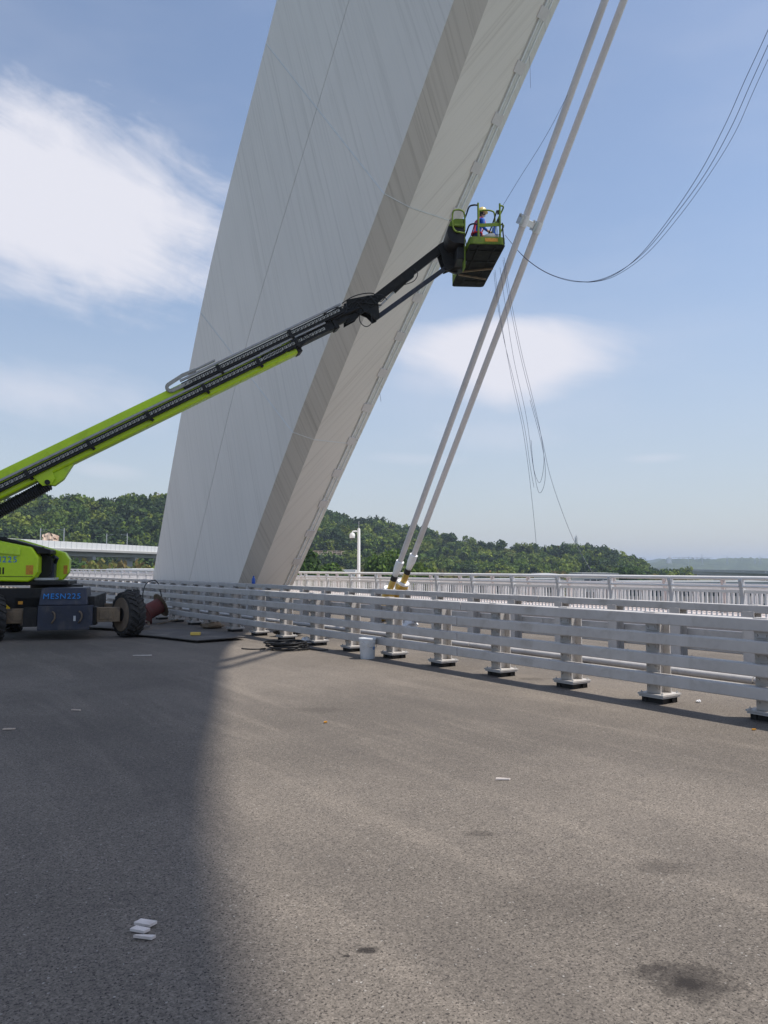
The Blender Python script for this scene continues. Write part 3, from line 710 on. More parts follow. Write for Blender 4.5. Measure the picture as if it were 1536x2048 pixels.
barrier('near grey guard barrier with four box rails along the road edge', 8.5, -1, 1.43, 6.08 - 9 * 1.43, 92, 1.12, M['rail_grey'], M['rail_grey'], 1.43 * 6)
barrier('second grey guard barrier behind the near one, in front of the arch', 12.2, 1, 1.36, 8.30 - 9 * 1.36, 96, 1.065, M['rail_grey'], M['rail_light'], 1.36 * 6)

def deck_pipes():
    for x, r, lab in ((10.55, 0.055, 'long pale pipe lying on the deck nearer to the road barrier'), (11.05, 0.055, 'long pale pipe lying on the deck nearer to the arch barrier')):
        root = thing('deck_pipe', lab, 'pipe', (x, 0, 0), 0, 'pipes lying between the barriers')
        for i in range(10):
            mb = MB(); mb.tube([(0, -6 + i * 6.0, 0.10), (0, -0.02 + i * 6.0, 0.10)], r, 14); mb.build('pipe_length', M['rail_light'], root, 40)
            mb = MB(); mb.box((0, -3 + i * 6.0, 0.022), (0.16, 0.10, 0.046)); mb.build('support_block', M['black'], root)
deck_pipes()

# ============================================================ pedestrian railings
def railing(label, X, y0, n, ztop, first, parts_bal, post_mat):
    root = thing('pedestrian_railing', label, 'railing', (X, y0, 0.33)); z0 = 0.0; H = ztop - 0.33
    pm = MB()                                                     # curved plate post
    prof = [(0.10, 0), (0.10, H * .62), (0.07, H * .80), (0.0, H * .93), (-0.075, H * .985), (-0.02, H * 1.0), (0.06, H * 1.0), (0.005, H * .90)]
    poly = [(-0.06, 0), (0.07, 0), (0.07, H * .55), (0.045, H * .72), (0.0, H * .86), (-0.02, H * .96), (-0.13, H * .96), (-0.145, H * .90), (-0.10, H * .76), (-0.06, H * .55)]
    pm.prism([(x, -0.045, z) for x, z in poly], (0, 0.09, 0)); post_me = pm.mesh('post', post_mat)
    fp = MB(); fp.box((0, 0, 0.012), (0.22, 0.22, 0.024)); foot_me = fp.mesh('foot_plate', post_mat)
    SP = 2.0; L = (n - 1) * SP
    for i in range(n):
        p = place('post', post_me, root, (0, i * SP, 0)); place('foot_plate', foot_me, p)
    for i in range(n - 1):
        y = i * SP
        key = 'bay'
        if i == 0:
            a = MB(); a.tube([(0, 0.005, 0), (0, SP - .005, 0)], 0.048, 12); top_me = a.mesh('top_rail', M['white_rail'], 40)
            a = MB(); a.tube([(0, 0.045, 0), (0, SP - .045, 0)], 0.032, 10); mid_me = a.mesh('second_rail', M['white_rail'], 40)
            a = MB(); a.box((0, SP / 2, 0), (0.05, SP - .09, 0.075)); bar_me = a.mesh('flat_rail', M['white_rail'])
            a = MB(); a.box((0, 0, 0), (0.022, 0.05, H * .70 - .12)); bal_me = a.mesh('baluster', M['white_rail'])
        place('top_rail', top_me, root, (-0.06, y, H * .975)); place('second_rail', mid_me, root, (-0.105, y, H * .785))
        place('flat_rail', bar_me, root, (0, y, H * .675)); place('flat_rail', bar_me, root, (0, y, 0.10))
    zc = 0.10 + (H * .675 - 0.10) / 2; ys = []
    for i in range(n - 1):
        for k in range(1, 14): ys.append(i * SP + k * SP / 14)
    near, far = ys[first:first + parts_bal], ys[:first] + ys[first + parts_bal:]
    for y in near: place('baluster', bal_me, root, (0, y, zc))
    mb = MB()
    for y in far: mb.box((0, y, zc), (0.022, 0.05, H * .70 - .12))
    if far: mb.build('balusters', M['white_rail'], root, kind='stuff')
    return root
railing('near white pedestrian railing of upright bars along the walkway', 18.3, 0.5797 * 18.3 - 3 * 2.0, 70, 1.44, 20, 300, M['rail_post'])
railing('outer white pedestrian railing at the bridge edge, seen behind the near one', 21.6, 0.6067 * 21.6 - 3 * 2.0, 64, 1.40, 0, 0, M['pink_kerb'])

# ============================================================ the boom lift
def proj(p):
    q = Vector(p) - Vector((0, 0, CAM_H)); x, f, z = q.dot(_r), q.dot(_f), q.z
    dep = _cp * f + _sp * z; up = -_sp * f + _cp * z; return 768 + FPX * x / dep, 1024 - FPX * up / dep
def smooth_pts(pts, n=6):
    pts = [Vector(p) for p in pts]; out = []
    for i in range(len(pts) - 1):
        g = lambda k: pts[max(0, min(len(pts) - 1, k))]
        for j in range(n): out.append(Vector(cr(g(i - 1), g(i), g(i + 1), g(i + 2), j / n)))
    return out + [pts[-1]]
def text_mesh(txt, size, mat, depth=0.004):
    cu = bpy.data.curves.new('lettering', 'FONT'); cu.body = txt; cu.size = size; cu.extrude = depth; cu.space_character = 1.15; cu.align_x = 'CENTER'; cu.align_y = 'CENTER'
    o = bpy.data.objects.new('lettering_source', cu); COL.objects.link(o); dg = bpy.context.evaluated_depsgraph_get()
    me = bpy.data.meshes.new_from_object(o.evaluated_get(dg)); bpy.data.objects.remove(o); bpy.data.curves.remove(cu)
    me.materials.clear(); me.materials.append(mat); return me

LIFT_O = LF(-7.62, 18.25, 0)
LYAW = R(-YAW + 15)
lift = thing('boom_lift', 'lime green and black telescopic boom lift parked on the road', 'boom lift', LIFT_O, LYAW)
def wheel_parts(pos, rz, steer_flip):
    """tyre with chevron lugs; wheel axis = local x"""
    R0, w = 0.535, 0.40
    t = MB(); t.lathe([(0.385, -w * .46), (0.43, -w * .5), (0.485, -w * .49), (0.505, -w * .40), (0.51, 0), (0.505, w * .40), (0.485, w * .49), (0.43, w * .5), (0.385, w * .46), (0.385, -w * .46)], (0, 0, 0), (1, 0, 0), 40)
    n = 20
    for i in range(n):
        for s in (-1, 1):
            a = 2 * math.pi * (i + (0.5 if s > 0 else 0)) / n; a2 = a + 0.20
            def pt(ang, x, r): return Vector((x, r * math.cos(ang), r * math.sin(ang)))
            x0, x1 = s * 0.01, s * w * 0.50; dw = 0.075
            vs = []
            for (x, ang, ro) in ((x0, a2, 0.548), (x1 * .75, a, 0.545), (x1, a - .02, 0.515)):
                for da in (-dw, dw):
                    vs += [pt(ang + da, x, 0.49), pt(ang + da * .8, x, ro)]
            fs = []
            for k in (0, 4): fs += [(k, k + 1, k + 5, k + 4), (k + 1, k + 3, k + 7, k + 5), (k + 3, k + 2, k + 6, k + 7)]
            fs += [(0, 2, 3, 1), (8, 9, 11, 10)]
            t.add(vs, fs)
    root = t.build('wheel', M['tyre'], lift); root.location = pos; root.rotation_euler = (0, 0, rz)
    r = MB(); r.lathe([(0.34, -w * .50), (0.40, -w * .52), (0.405, -w * .48), (0.345, -w * .40), (0.335, -w * .10), (0.335, w * .34), (0.40, w * .47)], (0, 0, 0), (1, 0, 0), 36)
    r.lathe([(0.335, 0.0), (0.14, -0.02), (0.14, -0.10), (0.07, -0.12), (0.0, -0.12)], (0, 0, 0), (1, 0, 0), 24)
    rm = r.build('rim', M['rim'], root, 35)
    h = MB(); h.tube([(-0.16, 0, 0.05), (-0.34, 0, 0.05)], 0.02, 8); h.tube([(-0.16, 0, -0.05), (-0.34, 0, -0.05)], 0.02, 8); h.lathe([(0.16, -0.10), (0.16, -0.22), (0.12, -0.24)], (0, 0, 0), (1, 0, 0), 20)
    for k in range(8):
        an = k * math.pi / 4; h.lathe([(0.014, 0), (0.014, 0.02)], (-0.03, .22 * math.cos(an), .22 * math.sin(an)), (-1, 0, 0), 6)
    h.build('hub', M['black'], root, 40)
    return root
wheel_parts((1.52, 0.15, 0.55), R(30), 1)
wheel_parts((-1.44, -0.05, 0.53), R(180 + 22), -1)
wheel_parts((1.46, 2.65, 0.53), R(2), 1)
wheel_parts((-1.50, 2.65, 0.53), R(180), -1)
def lp(name, mb, mat, **k): return mb.build(name, mat, lift, **k)
# chassis
lp('chassis', MB().box((-0.12, 1.5, 0.72), (1.75, 3.1, 0.55)).box((0, 1.5, 0.50), (1.1, 3.0, 0.3)), M['black'], bev=.02)
lp('chassis_cover', MB().prism([(-0.44, -0.30, 0.80), (-0.40, -0.14, 1.20), (0.58, -0.14, 1.20), (0.63, -0.30, 0.80)], (0, 0.9, 0)), M['navy'], bev=.03)
lp('front_plate', MB().box((0.12, -0.32, 0.515), (1.12, 0.10, 0.56)).box((0.70, -0.2, 0.56), (0.10, 0.34, 0.46)), M['navy'], bev=.012)
lp('axle_box', MB().box((-0.60, -0.12, 0.54), (0.30, 0.42, 0.44)), M['black'], bev=.012)
lp('axle_box', MB().box((0.74, -0.05, 0.54), (0.16, 0.40, 0.42)), M['black'], bev=.012)
lp('axle_beam', MB().box((1.03, 0.0, 0.56), (0.62, 0.24, 0.34)).box((1.03, -0.125, 0.56), (0.30, 0.02, 0.22)), M['rust'], bev=.012)
lp('axle_beam', MB().box((-1.05, -0.05, 0.56), (0.64, 0.24, 0.34)).box((-0.95, -0.175, 0.56), (0.34, 0.02, 0.22)), M['rust'], bev=.012)
lp('rear_axle', MB().box((0, 2.65, 0.55), (2.7, 0.26, 0.30)), M['rust'], bev=.012)
for x in (-0.12, 0.46):
    h = MB(); h.tube(smooth_pts([(x, -0.37, 0.66), (x + .05, -0.42, 0.62), (x + .06, -0.42, 0.52), (x + .02, -0.42, 0.44), (x - .01, -0.37, 0.40)]), 0.02, 8); lp('grab_handle', h, M['rust'], smooth=40)
lp('lock_plate', MB().box((0.36, -0.375, 0.50), (0.05, 0.012, 0.12)), M['steel'])
o = place('lettering', text_mesh('MESN225', 0.185, M['blue_text']), lift, (0.06, -0.262, 1.005), (math.atan2(0.40, 0.16), 0, 0))
lp('warning_decal', MB().box((-0.86, -0.062, 0.86), (0.10, 0.006, 0.07)), M['decal'])
lp('arrow_decal', MB().prism([(-1.27, -0.062, .70), (-1.17, -0.062, .70), (-1.17, -0.062, .64), (-1.07, -0.062, .74), (-1.17, -0.062, .84), (-1.17, -0.062, .78), (-1.27, -0.062, .78)], (0, -0.006, 0)), M['decal_yellow'])
lp('chassis_side_panel', MB().box((-0.92, 0.2, 0.86), (1.05, 0.5, 0.66)), M['black'], bev=.015)
# turntable and hoods: built in the lift's frame
lp('slew_ring', MB().lathe([(0.55, 1.00), (0.62, 1.02), (0.62, 1.24), (0.55, 1.26)], (-0.30, 1.5, 0), n=40), M['black'], smooth=40)
lp('turntable_base', MB().box((-1.6, 1.3, 1.30), (3.4, 1.7, 0.10)), M['black'], bev=.02)
def prof(pts, y0, y1): return MB().prism([(x, y0, z) for x, z in pts], (0, y1 - y0, 0))
hood_y = 0.30
_lp = lp
def lp(name, mb, mat, **k):
    mb.v = [(x - .62, y, z) for x, y, z in mb.v]; return _lp(name, mb, mat, **k)
HP = [(-3.0, 1.36), (-0.92, 1.36), (-0.16, 1.335), (-0.02, 1.44), (0.05, 1.56), (0.05, 1.93), (-0.10, 2.16), (-1.05, 2.36), (-3.0, 2.44)]
lp('hood', prof(HP, hood_y, hood_y + 0.55), M['lime'], bev=.03)
lp('hood_facet', MB().add([(-2.95, hood_y - .012, 2.38), (-1.08, hood_y - .012, 2.32), (-0.34, hood_y - .012, 2.14), (-0.34, hood_y - .05, 1.97), (-1.15, hood_y - .07, 2.05), (-2.95, hood_y - .07, 2.08),
    (-2.95, hood_y + .05, 2.38), (-1.08, hood_y + .05, 2.32), (-0.34, hood_y + .05, 2.14), (-0.34, hood_y + .05, 1.97), (-1.15, hood_y + .05, 2.05), (-2.95, hood_y + .05, 2.08)],
    [(0, 1, 4, 5), (1, 2, 3, 4), (0, 6, 7, 1), (1, 7, 8, 2), (2, 8, 9, 3), (3, 9, 10, 4), (4, 10, 11, 5), (0, 5, 11, 6), (6, 11, 10, 9, 8, 7)]), M['lime'])
lp('hood', prof([(-3.0, 1.36), (0.46, 1.36), (0.60, 1.55), (0.62, 1.88), (0.50, 2.06), (-0.55, 2.38), (-3.0, 2.46)], 1.35, 1.75), M['lime'], bev=.03)
lp('roof_strip', prof([(-3.0, 2.44), (-1.05, 2.37), (-0.1, 2.17), (0.02, 2.0), (0.30, 2.0), (0.30, 2.10), (-0.6, 2.36), (-1.05, 2.43), (-3.0, 2.50)], 0.42, 1.36), M['black'], bev=.02)
lp('engine_bay', prof([(-2.8, 1.40), (0.22, 1.40), (0.28, 1.60), (0.28, 1.9), (0.1, 2.05), (-2.8, 2.3)], 0.84, 1.36), M['black'], bev=.02)
lp('engine_block', MB().box((0.25, 1.12, 1.60), (0.16, 0.34, 0.34)).tube([(0.30, 1.2, 1.78), (0.36, 1.1, 1.9), (0.30, 0.95, 1.95)], 0.045, 10), M['navy'], bev=.01)
lp('bay_floor', MB().box((0.16, 0.95, 1.40), (0.44, 0.75, 0.05)), M['steel'])
for x, y in ((-0.13, hood_y - 0.003), (0.53, 1.347)):
    lp('warning_decal', MB().box((x, y, 1.62), (0.16 if x < 0 else 0.09, 0.006, 0.22)), M['decal'])
place('lettering', text_mesh('MESN225', 0.20, M['blue_text']), lift, (-1.47, hood_y - 0.006, 1.86), (R(90), 0, 0))
for (x0, z0, x1, z1) in ((-0.55, 1.37, -0.55, 2.28), (-2.9, 1.50, -0.04, 1.46)):
    lp('panel_gap', MB().beam((x0, hood_y - .002, z0), (x1, hood_y - .002, z1), .012, .012), M['black'])
for k in range(5): lp('vent_slot', MB().box((-0.98 + .07 * k, hood_y - .003, 1.60), (.035, .008, .16)), M['black'])
lp('hood_latch', MB().tube([(-1.35, hood_y - .02, 1.42), (-1.2, hood_y - .05, 1.42), (-0.95, hood_y - .05, 1.43)], 0.02, 8), M['black'])
lp('roof_lamp', MB().box((-0.75, 0.5, 2.36), (0.14, 0.10, 0.09)).box((0.06, 0.55, 2.12), (0.16, 0.12, 0.10)), M['black'], bev=.01)

lp = _lp
# ---- boom (surveyed in world coordinates)
B0, B1_ = W(0, 969, 18.2), W(690, 634, 20.9)
BA = (B1_ - B0).normalized(); BS = BA.cross(_z).normalized()
if BS.dot(B0) > 0: BS = -BS
BN = BS.cross(BA)
if BN.z < 0: BN = -BN
BL = (B1_ - B0).length
def bt(u):
    lo, hi = -8.0, BL + 4
    for _ in range(50):
        mid = (lo + hi) / 2
        if proj(B0 + BA * mid)[0] < u: lo = mid
        else: hi = mid
    return lo
def bp(t, n=0.0, s=0.0): return B0 + BA * t + BN * n + BS * s
def wl(name, mb, mat, parent=None, **k):
    o = mb.build(name, mat, parent or lift, **k)
    if parent is None: wkid(o, lift)
    return o
def boom_box(t0, t1, h, w, n0=0.0, s0=0.0): return MB().beam(bp(t0, n0, s0), bp(t1, n0, s0), w, h, BN)
TE = bt(588)
wl('boom_outer_section', boom_box(-5.2, TE, 0.60, 0.40, -0.035), M['lime'], bev=.05)
wl('boom_end_band', boom_box(TE - 0.10, TE + 0.03, 0.63, 0.44, -0.035), M['black'], bev=.01)
T2 = bt(668)
wl('boom_second_section', boom_box(TE - 0.2, T2, 0.42, 0.32, 0.02), M['black'], bev=.02)
wl('boom_end_band', boom_box(T2 - 0.10, T2 + 0.02, 0.48, 0.38, 0.02), M['black'], bev=.01)
wl('boom_third_section', boom_box(T2 - 0.2, bt(728), 0.32, 0.24, 0.04), M['black'], bev=.02)
# cable trays with link chains
def tray(u0, u1, n_top, bands, step):
    t0, t1 = bt(u0), bt(u1)
    wl('tray_channel', MB().beam(bp(t0, n_top, .24), bp(t1, n_top, .24), 0.10, 0.052, BN), M['channel'], bev=.008)
    wl('tray_bed', MB().beam(bp(t0, n_top - 0.215, .25), bp(t1, n_top - 0.215, .25), 0.12, 0.05, BN).beam(bp(t0, n_top - .13, .206), bp(t1, n_top - .13, .206), .012, .16, BN), M['black'])
    ch = MB(); t = t0 + .05
    while t < t1 - 0.1:
        ch.beam(bp(t, n_top - 0.135, .265), bp(t + step * .80, n_top - 0.135, .265), 0.075, 0.068, BN)
        ch.beam(bp(t + step * .1, n_top - 0.150, .304), bp(t + step * .5, n_top - 0.115, .304), 0.006, 0.02, BN, 1)
        t += step
    wl('link_chain', ch, [M['chain'], M['black']], kind='stuff')
    t = t0 + 1.0
    while t < t1 - .3:
        wl('tray_bracket', MB().beam(bp(t, n_top - .05, .315), bp(t, n_top - .25, .315), 0.02, 0.09, BA).beam(bp(t + .02, n_top - .22, .29), bp(t + .05, n_top - .31, .26), .06, .07, BA), M['black']); t += bands
tray(-160, 560, 0.035, 1.55, 0.115)
tray(372, 688, 0.315, 2.1, 0.115)
tray(520, 648, 0.05, 3.0, 0.115)
def chain_loop(uc, n0, n1, closed_left=True):
    t = bt(uc); mb = MB(); r = (n1 - n0) / 2; pts = []
    for k in range(11):
        a = math.pi / 2 + math.pi * k / 10; pts.append(bp(t + math.cos(a) * r * 1.1, (n0 + n1) / 2 + math.sin(a) * r, .265))
    pts = [bp(t + .75, n1 + .03, .265), bp(t + .4, n1 + .05, .265)] + pts + [bp(t + .5, n0, .265)]
    for i in range(len(pts) - 1): mb.beam(pts[i], pts[i] + (pts[i + 1] - pts[i]) * 1.0, 0.085, 0.06, BS)
    wl('chain_loop', mb, M['chain'])
chain_loop(352, 0.18, 0.36)
wl('loop_guard', MB().beam(bp(bt(352) + .55, .40, .265), bp(bt(352) + 1.3, .40, .265), .12, .035, BN), M['channel'])
# hoses looping out of the trays
def hose(pts, r=0.014, name='hose'): return wl(name, MB().tube(smooth_pts(pts, 8), r, 8), M['rubber_black'], smooth=60)
for k, (ua, na) in enumerate(((582, -0.10), (590, -0.07), (664, 0.20), (672, 0.16))):
    t = bt(ua); hose([bp(t - .35, na, .27), bp(t - .05, na + .08, .30), bp(t + .25, na + .06, .30), bp(t + .32, na - .06, .30), bp(t + .1, na - .12, .28), bp(t - .25, na - .10, .24)], .013)
# lift cylinder bracket and bellows
JB = bt(92)
wl('cylinder_bracket', MB().prism([bp(bt(60), -.24, .13), bp(bt(72), -.50, .13), bp(bt(84), -.60, .13), bp(bt(104), -.56, .13), bp(bt(142), -.27, .13)], BS * -.26)
   .prism([bp(bt(60), -.22, .215), bp(bt(66), -.50, .215), bp(bt(80), -.56, .215), bp(bt(92), -.48, .215), bp(bt(96), -.22, .215)], BS * -.03), M['lime'], bev=.01)
wl('pivot_pin', MB().tube([bp(bt(77), -.48, .30), bp(bt(77), -.48, -.25)], 0.06, 14), M['black'])
cyl0, cyl1 = bp(bt(77), -.50, 0), W(-150, 1106, 18.0)
bel = MB(); nb = 116; pts = []; rr = []
for i in range(nb + 1):
    pts.append(cyl0 + (cyl1 - cyl0) * (i / nb)); rr.append(0.155 if i % 2 else 0.128)
wl('lift_cylinder_bellows', bel.tube(pts, rr, 18), M['rubber_black'])
wl('boom_pivot_frame', MB().prism([bp(-5.3, .3, .3), bp(-4.6, .35, .3), bp(-3.6, -.9, .3), bp(-3.9, -1.3, .3), bp(-5.6, -.8, .3)], BS * -.6), M['lime'], bev=.02)

# ---- knuckle, jib, rotator
DJ = 21.0
def J(u, v, off=0.0): return W(u, v, DJ) + BS * off
def plate(name, pix, off, th, mat=None, d=None): 
    return wl(name, MB().prism([J(u, v, off) for u, v in pix], BS * -th), mat or M['black'], bev=.008)
for off in (.19, -.13):
    plate('knuckle_plate', [(690, 604), (708, 600), (742, 594), (752, 602), (756, 640), (748, 644), (736, 632), (722, 626), (712, 640), (690, 652)], off, .05)
    plate('jib_end_plate', [(872, 494), (882, 488), (892, 490), (904, 512), (912, 536), (890, 545), (884, 530)], off * .8, .04)
wl('knuckle_core', MB().beam(J(690, 628), J(735, 612), 0.26, 0.22, BN), M['black'], bev=.02)
wl('slave_cylinder', MB().tube([J(655, 648, .22), J(712, 622, .22)], 0.05, 12).tube([J(640, 655, .22), J(660, 646, .22)], 0.065, 12), M['black'], smooth=40)
wl('jib_upper_arm', MB().beam(J(745, 603), J(886, 494), 0.16, 0.23, BN), M['black'], bev=.02)
wl('jib_lower_arm', MB().beam(J(750, 638), J(892, 536), 0.10, 0.12, BN), M['navy'], bev=.015)
wl('jib_cylinder', MB().tube([J(788, 584), J(822, 552)], 0.055, 12), M['black'], smooth=40)
wl('jib_cylinder_rod', MB().tube([J(756, 616), J(790, 582)], 0.026, 12), M['steel'], smooth=40)
wl('jib_lug', MB().prism([J(806, 552, .08), J(828, 538, .08), J(826, 556, .08), J(812, 566, .08)], BS * -.16), M['black'])
rsh = random.Random(12)
for k in range(9):
    x = 682 + 7 * k + rsh.uniform(-6, 6); y = lambda v: v - 4 * k + rsh.uniform(-7, 7)
    hose([J(x - 22, y(650), .17), J(x - 8, y(634), .21), J(x + 8, y(628), .23), J(x + 24, y(634), .22), J(x + 34, y(632), .18)], rsh.uniform(.010, .017))
hose([J(680, 612, .2), J(700, 600, .24), J(722, 593, .22), J(742, 592, .2), J(752, 600, .18)], .014)
hose([J(716, 628, .2), J(716, 648, .22), J(728, 658, .22), J(739, 650, .22), J(738, 630, .2)], .012)
hose([J(826, 540, .1), J(832, 552, .14), J(824, 566, .14), J(806, 572, .1)], .012)
for k in range(5): hose([J(880 + k * 3, 490, .1), J(888 + 4 * k, 502, .18), J(898 + 3 * k, 516, .2), J(908 + 4 * k, 520 + 3 * k, .12)], .016)
for k in range(4): hose([J(898 + 6 * k, 505 + 3 * k, .22), J(906 + 5 * k, 490 - 2 * k, .26), J(916 + 3 * k, 497, .26), J(922 + k, 520, .2)], .012)
wl('rotator', MB().lathe([(0.16, -0.34), (0.20, -0.30), (0.20, 0.12), (0.15, 0.16), (0.15, 0.34)], J(914, 518, -.05), _z, 24), M['black'], smooth=40)
wl('rotator_mount', MB().beam(J(892, 530), J(932, 520), 0.30, 0.16).beam(J(886, 536), J(915, 545), .10, .10), M['black'], bev=.015)

# ---- basket
BK_O = LF(2.68, 19.37, 10.0); BK_YAW = R(-YAW + 3.7); BW, BLN = 0.94, 3.02
bk = Matrix.Translation(BK_O) @ Matrix.Rotation(BK_YAW, 4, 'Z')
def K(x, y, z): return bk @ Vector((x, y, z))
def wb(name, mb, mat, **k):
    mb.v = [tuple(bk @ Vector(p)) for p in mb.v]; o = mb.build(name, mat, lift, **k); return wkid(o, lift)
def rrect(w, l, r, n=5):
    pts = []
    for (cx, cy, a0) in ((w / 2 - r, r, -90), (w / 2 - r, l - r, 0), (-w / 2 + r, l - r, 90), (-w / 2 + r, r, 180)):
        for k in range(n + 1): a = R(a0 + 90 * k / n); pts.append((cx + r * math.cos(a), cy + r * math.sin(a)))
    return pts
fl = MB(); fl.prism([(x, y, 0.0) for x, y in rrect(BW, BLN, .10)], (0, 0, .03))
wb('basket_floor', fl, M['floor_black'])
for i in range(4): wb('floor_rib', MB().box((0, 0.35 + i * 0.72, -0.018), (BW - .10, 0.03, 0.012)), M['floor_black'])
for x in (-.22, .22): wb('floor_rib', MB().box((x, BLN / 2, -0.022), (0.035, BLN - .2, 0.016)), M['floor_black'])
tb = MB(); a = rrect(BW, BLN, .10); b = rrect(BW - .03, BLN - .03, .09); n = len(a)
for i in range(n):
    j = (i + 1) % n; (x0, y0), (x1, y1), (x2, y2), (x3, y3) = a[i], a[j], b[j], b[i]; y2 += .015; y3 += .015
    tb.add([(x0, y0, .005), (x1, y1, .005), (x2, y2, .005), (x3, y3, .005), (x0, y0, .21), (x1, y1, .21), (x2, y2, .21), (x3, y3, .21)], [(0, 1, 5, 4), (4, 5, 6, 7), (2, 3, 7, 6), (0, 3, 2, 1)])
wb('toe_board', tb, M['lime_shade_dirty'])
wb('danger_decal', MB().box((0.10, -0.003, 0.13), (0.34, 0.006, 0.09)), M['decal'])
def pipe(name, pts, r=.022, mat='lime_shade_dirty', n=10, sm=5): return wb(name, MB().tube(smooth_pts(pts, sm), r, n), M[mat], smooth=50)
for x in (-.235, .335): pipe('basket_post', [(x, .03, .2), (x, .03, .7), (x, .03, 1.12)], .026)
for s, xe in ((-1, -.235), (1, .335)):
    xs = s * (BW / 2 - .02)
    for z in (1.06, .56): pipe('side_rail', [(xe, .03, z), (xe + (xs - xe) * .55, .03, z), (xs, .14, z), (xs, .6, z), (xs, 1.6, z), (xs, BLN - .2, z), (xs * .8, BLN - .04, z), (0, BLN - .03, z)], .021, 'black' if s < 0 else 'lime_shade_dirty')
    for y in (1.4, BLN - .12): pipe('basket_post', [(xs, y, .2), (xs, y, .6), (xs, y, 1.06)], .022)
wb('mid_rail', MB().beam((-.235, .03, .52), (.335, .03, .56), 0.03, 0.085), M['lime_shade_dirty'])
pipe('control_hoop', [(-.12, .55, .2), (-.12, .55, 1.05), (-.04, .55, 1.17), (.22, .55, 1.17), (.31, .55, 1.05), (.31, .55, .5)], .022)
pipe('brace_tube', [(.0, 1.2, .25), (.18, .6, .62), (.30, .2, 1.02)], .018, 'black')
wb('gate_bracket', MB().box((.30, .06, .90), (.05, .05, .10)).box((.30, .06, .66), (.05, .05, .10)), M['black'])
wb('hanging_strap', MB().tube([(.385, -.02, .58), (.40, -.03, .30), (.43, -.025, .02)], .018, 6), M['rubber_black'])
# half-round housing and its lime frame on the basket's boom side
hs = MB(); prof_ = []
for k in range(15):
    an = math.pi * (k / 14) ; prof_.append((-.78 - .23 * math.sin(an), .12 + .30 * -math.cos(an) + .32))
poly = [(-.56, .76)] + [(x, z) for x, z in reversed(prof_)] + [(-.56, .12)]
hs.prism([(x, .25, z) for x, z in poly], (0, .85, 0)); wb('control_housing', hs, M['black'], smooth=30)
wb('housing_end', MB().prism([(x * 1.0, .235, z) for x, z in [(-.58, .78), (-.80, .78), (-.93, .70), (-.97, .58), (-.60, .55)]], (0, .03, 0)), M['lime_shade_dirty'])
pipe('housing_hoop', [(-.56, .2, .45), (-.56, .2, .85), (-.62, .2, .98), (-.78, .2, 1.0), (-.87, .2, .92), (-.88, .2, .60), (-.82, .2, .44), (-.70, .2, .40), (-.56, .2, .38)], .022)
wb('housing_bar', MB().box((-.70, .2, .60), (.28, .03, .06)), M['lime_shade_dirty'])
wb('side_plate', MB().box((-.535, .5, .10), (.025, .30, 1.15)), M['lime_shade_dirty'])
wb('mount_frame', MB().box((-.62, .9, -.06), (.22, 1.0, .34)).box((-.50, 1.5, .02), (.12, .6, .18)), M['black'], bev=.02)
wb('underside_bracket', MB().beam((-.44, 1.75, -.05), (.44, 1.45, -.05), .05, .04).beam((-.44, 1.95, -.05), (.40, 2.25, -.05), .05, .04), M['rust'])

# things in the basket
root = thing('tool_bucket', 'white bowl standing at the near edge of the lift basket', 'bowl', K(.14, .22, .19))
MB().lathe([(0.13, 0.0), (0.19, 0.04), (0.215, 0.10), (0.215, 0.12), (0.20, 0.115), (0.0, 0.10)], n=24).build('bowl', M['plastic'], root, 40)
mb = MB()
for k in range(5): mb.tube(smooth_pts([K(.16 + .02 * k, .04, .55), K(.13 + .035 * k, .02, .42 - .03 * k), K(.17 + .01 * k, .02, .30), K(.19, .03, .52)], 5), .008, 6)
mb.build('rope_bundle', M['blue_plastic'], label='blue rope bundle hanging from the basket rail', cat='rope')

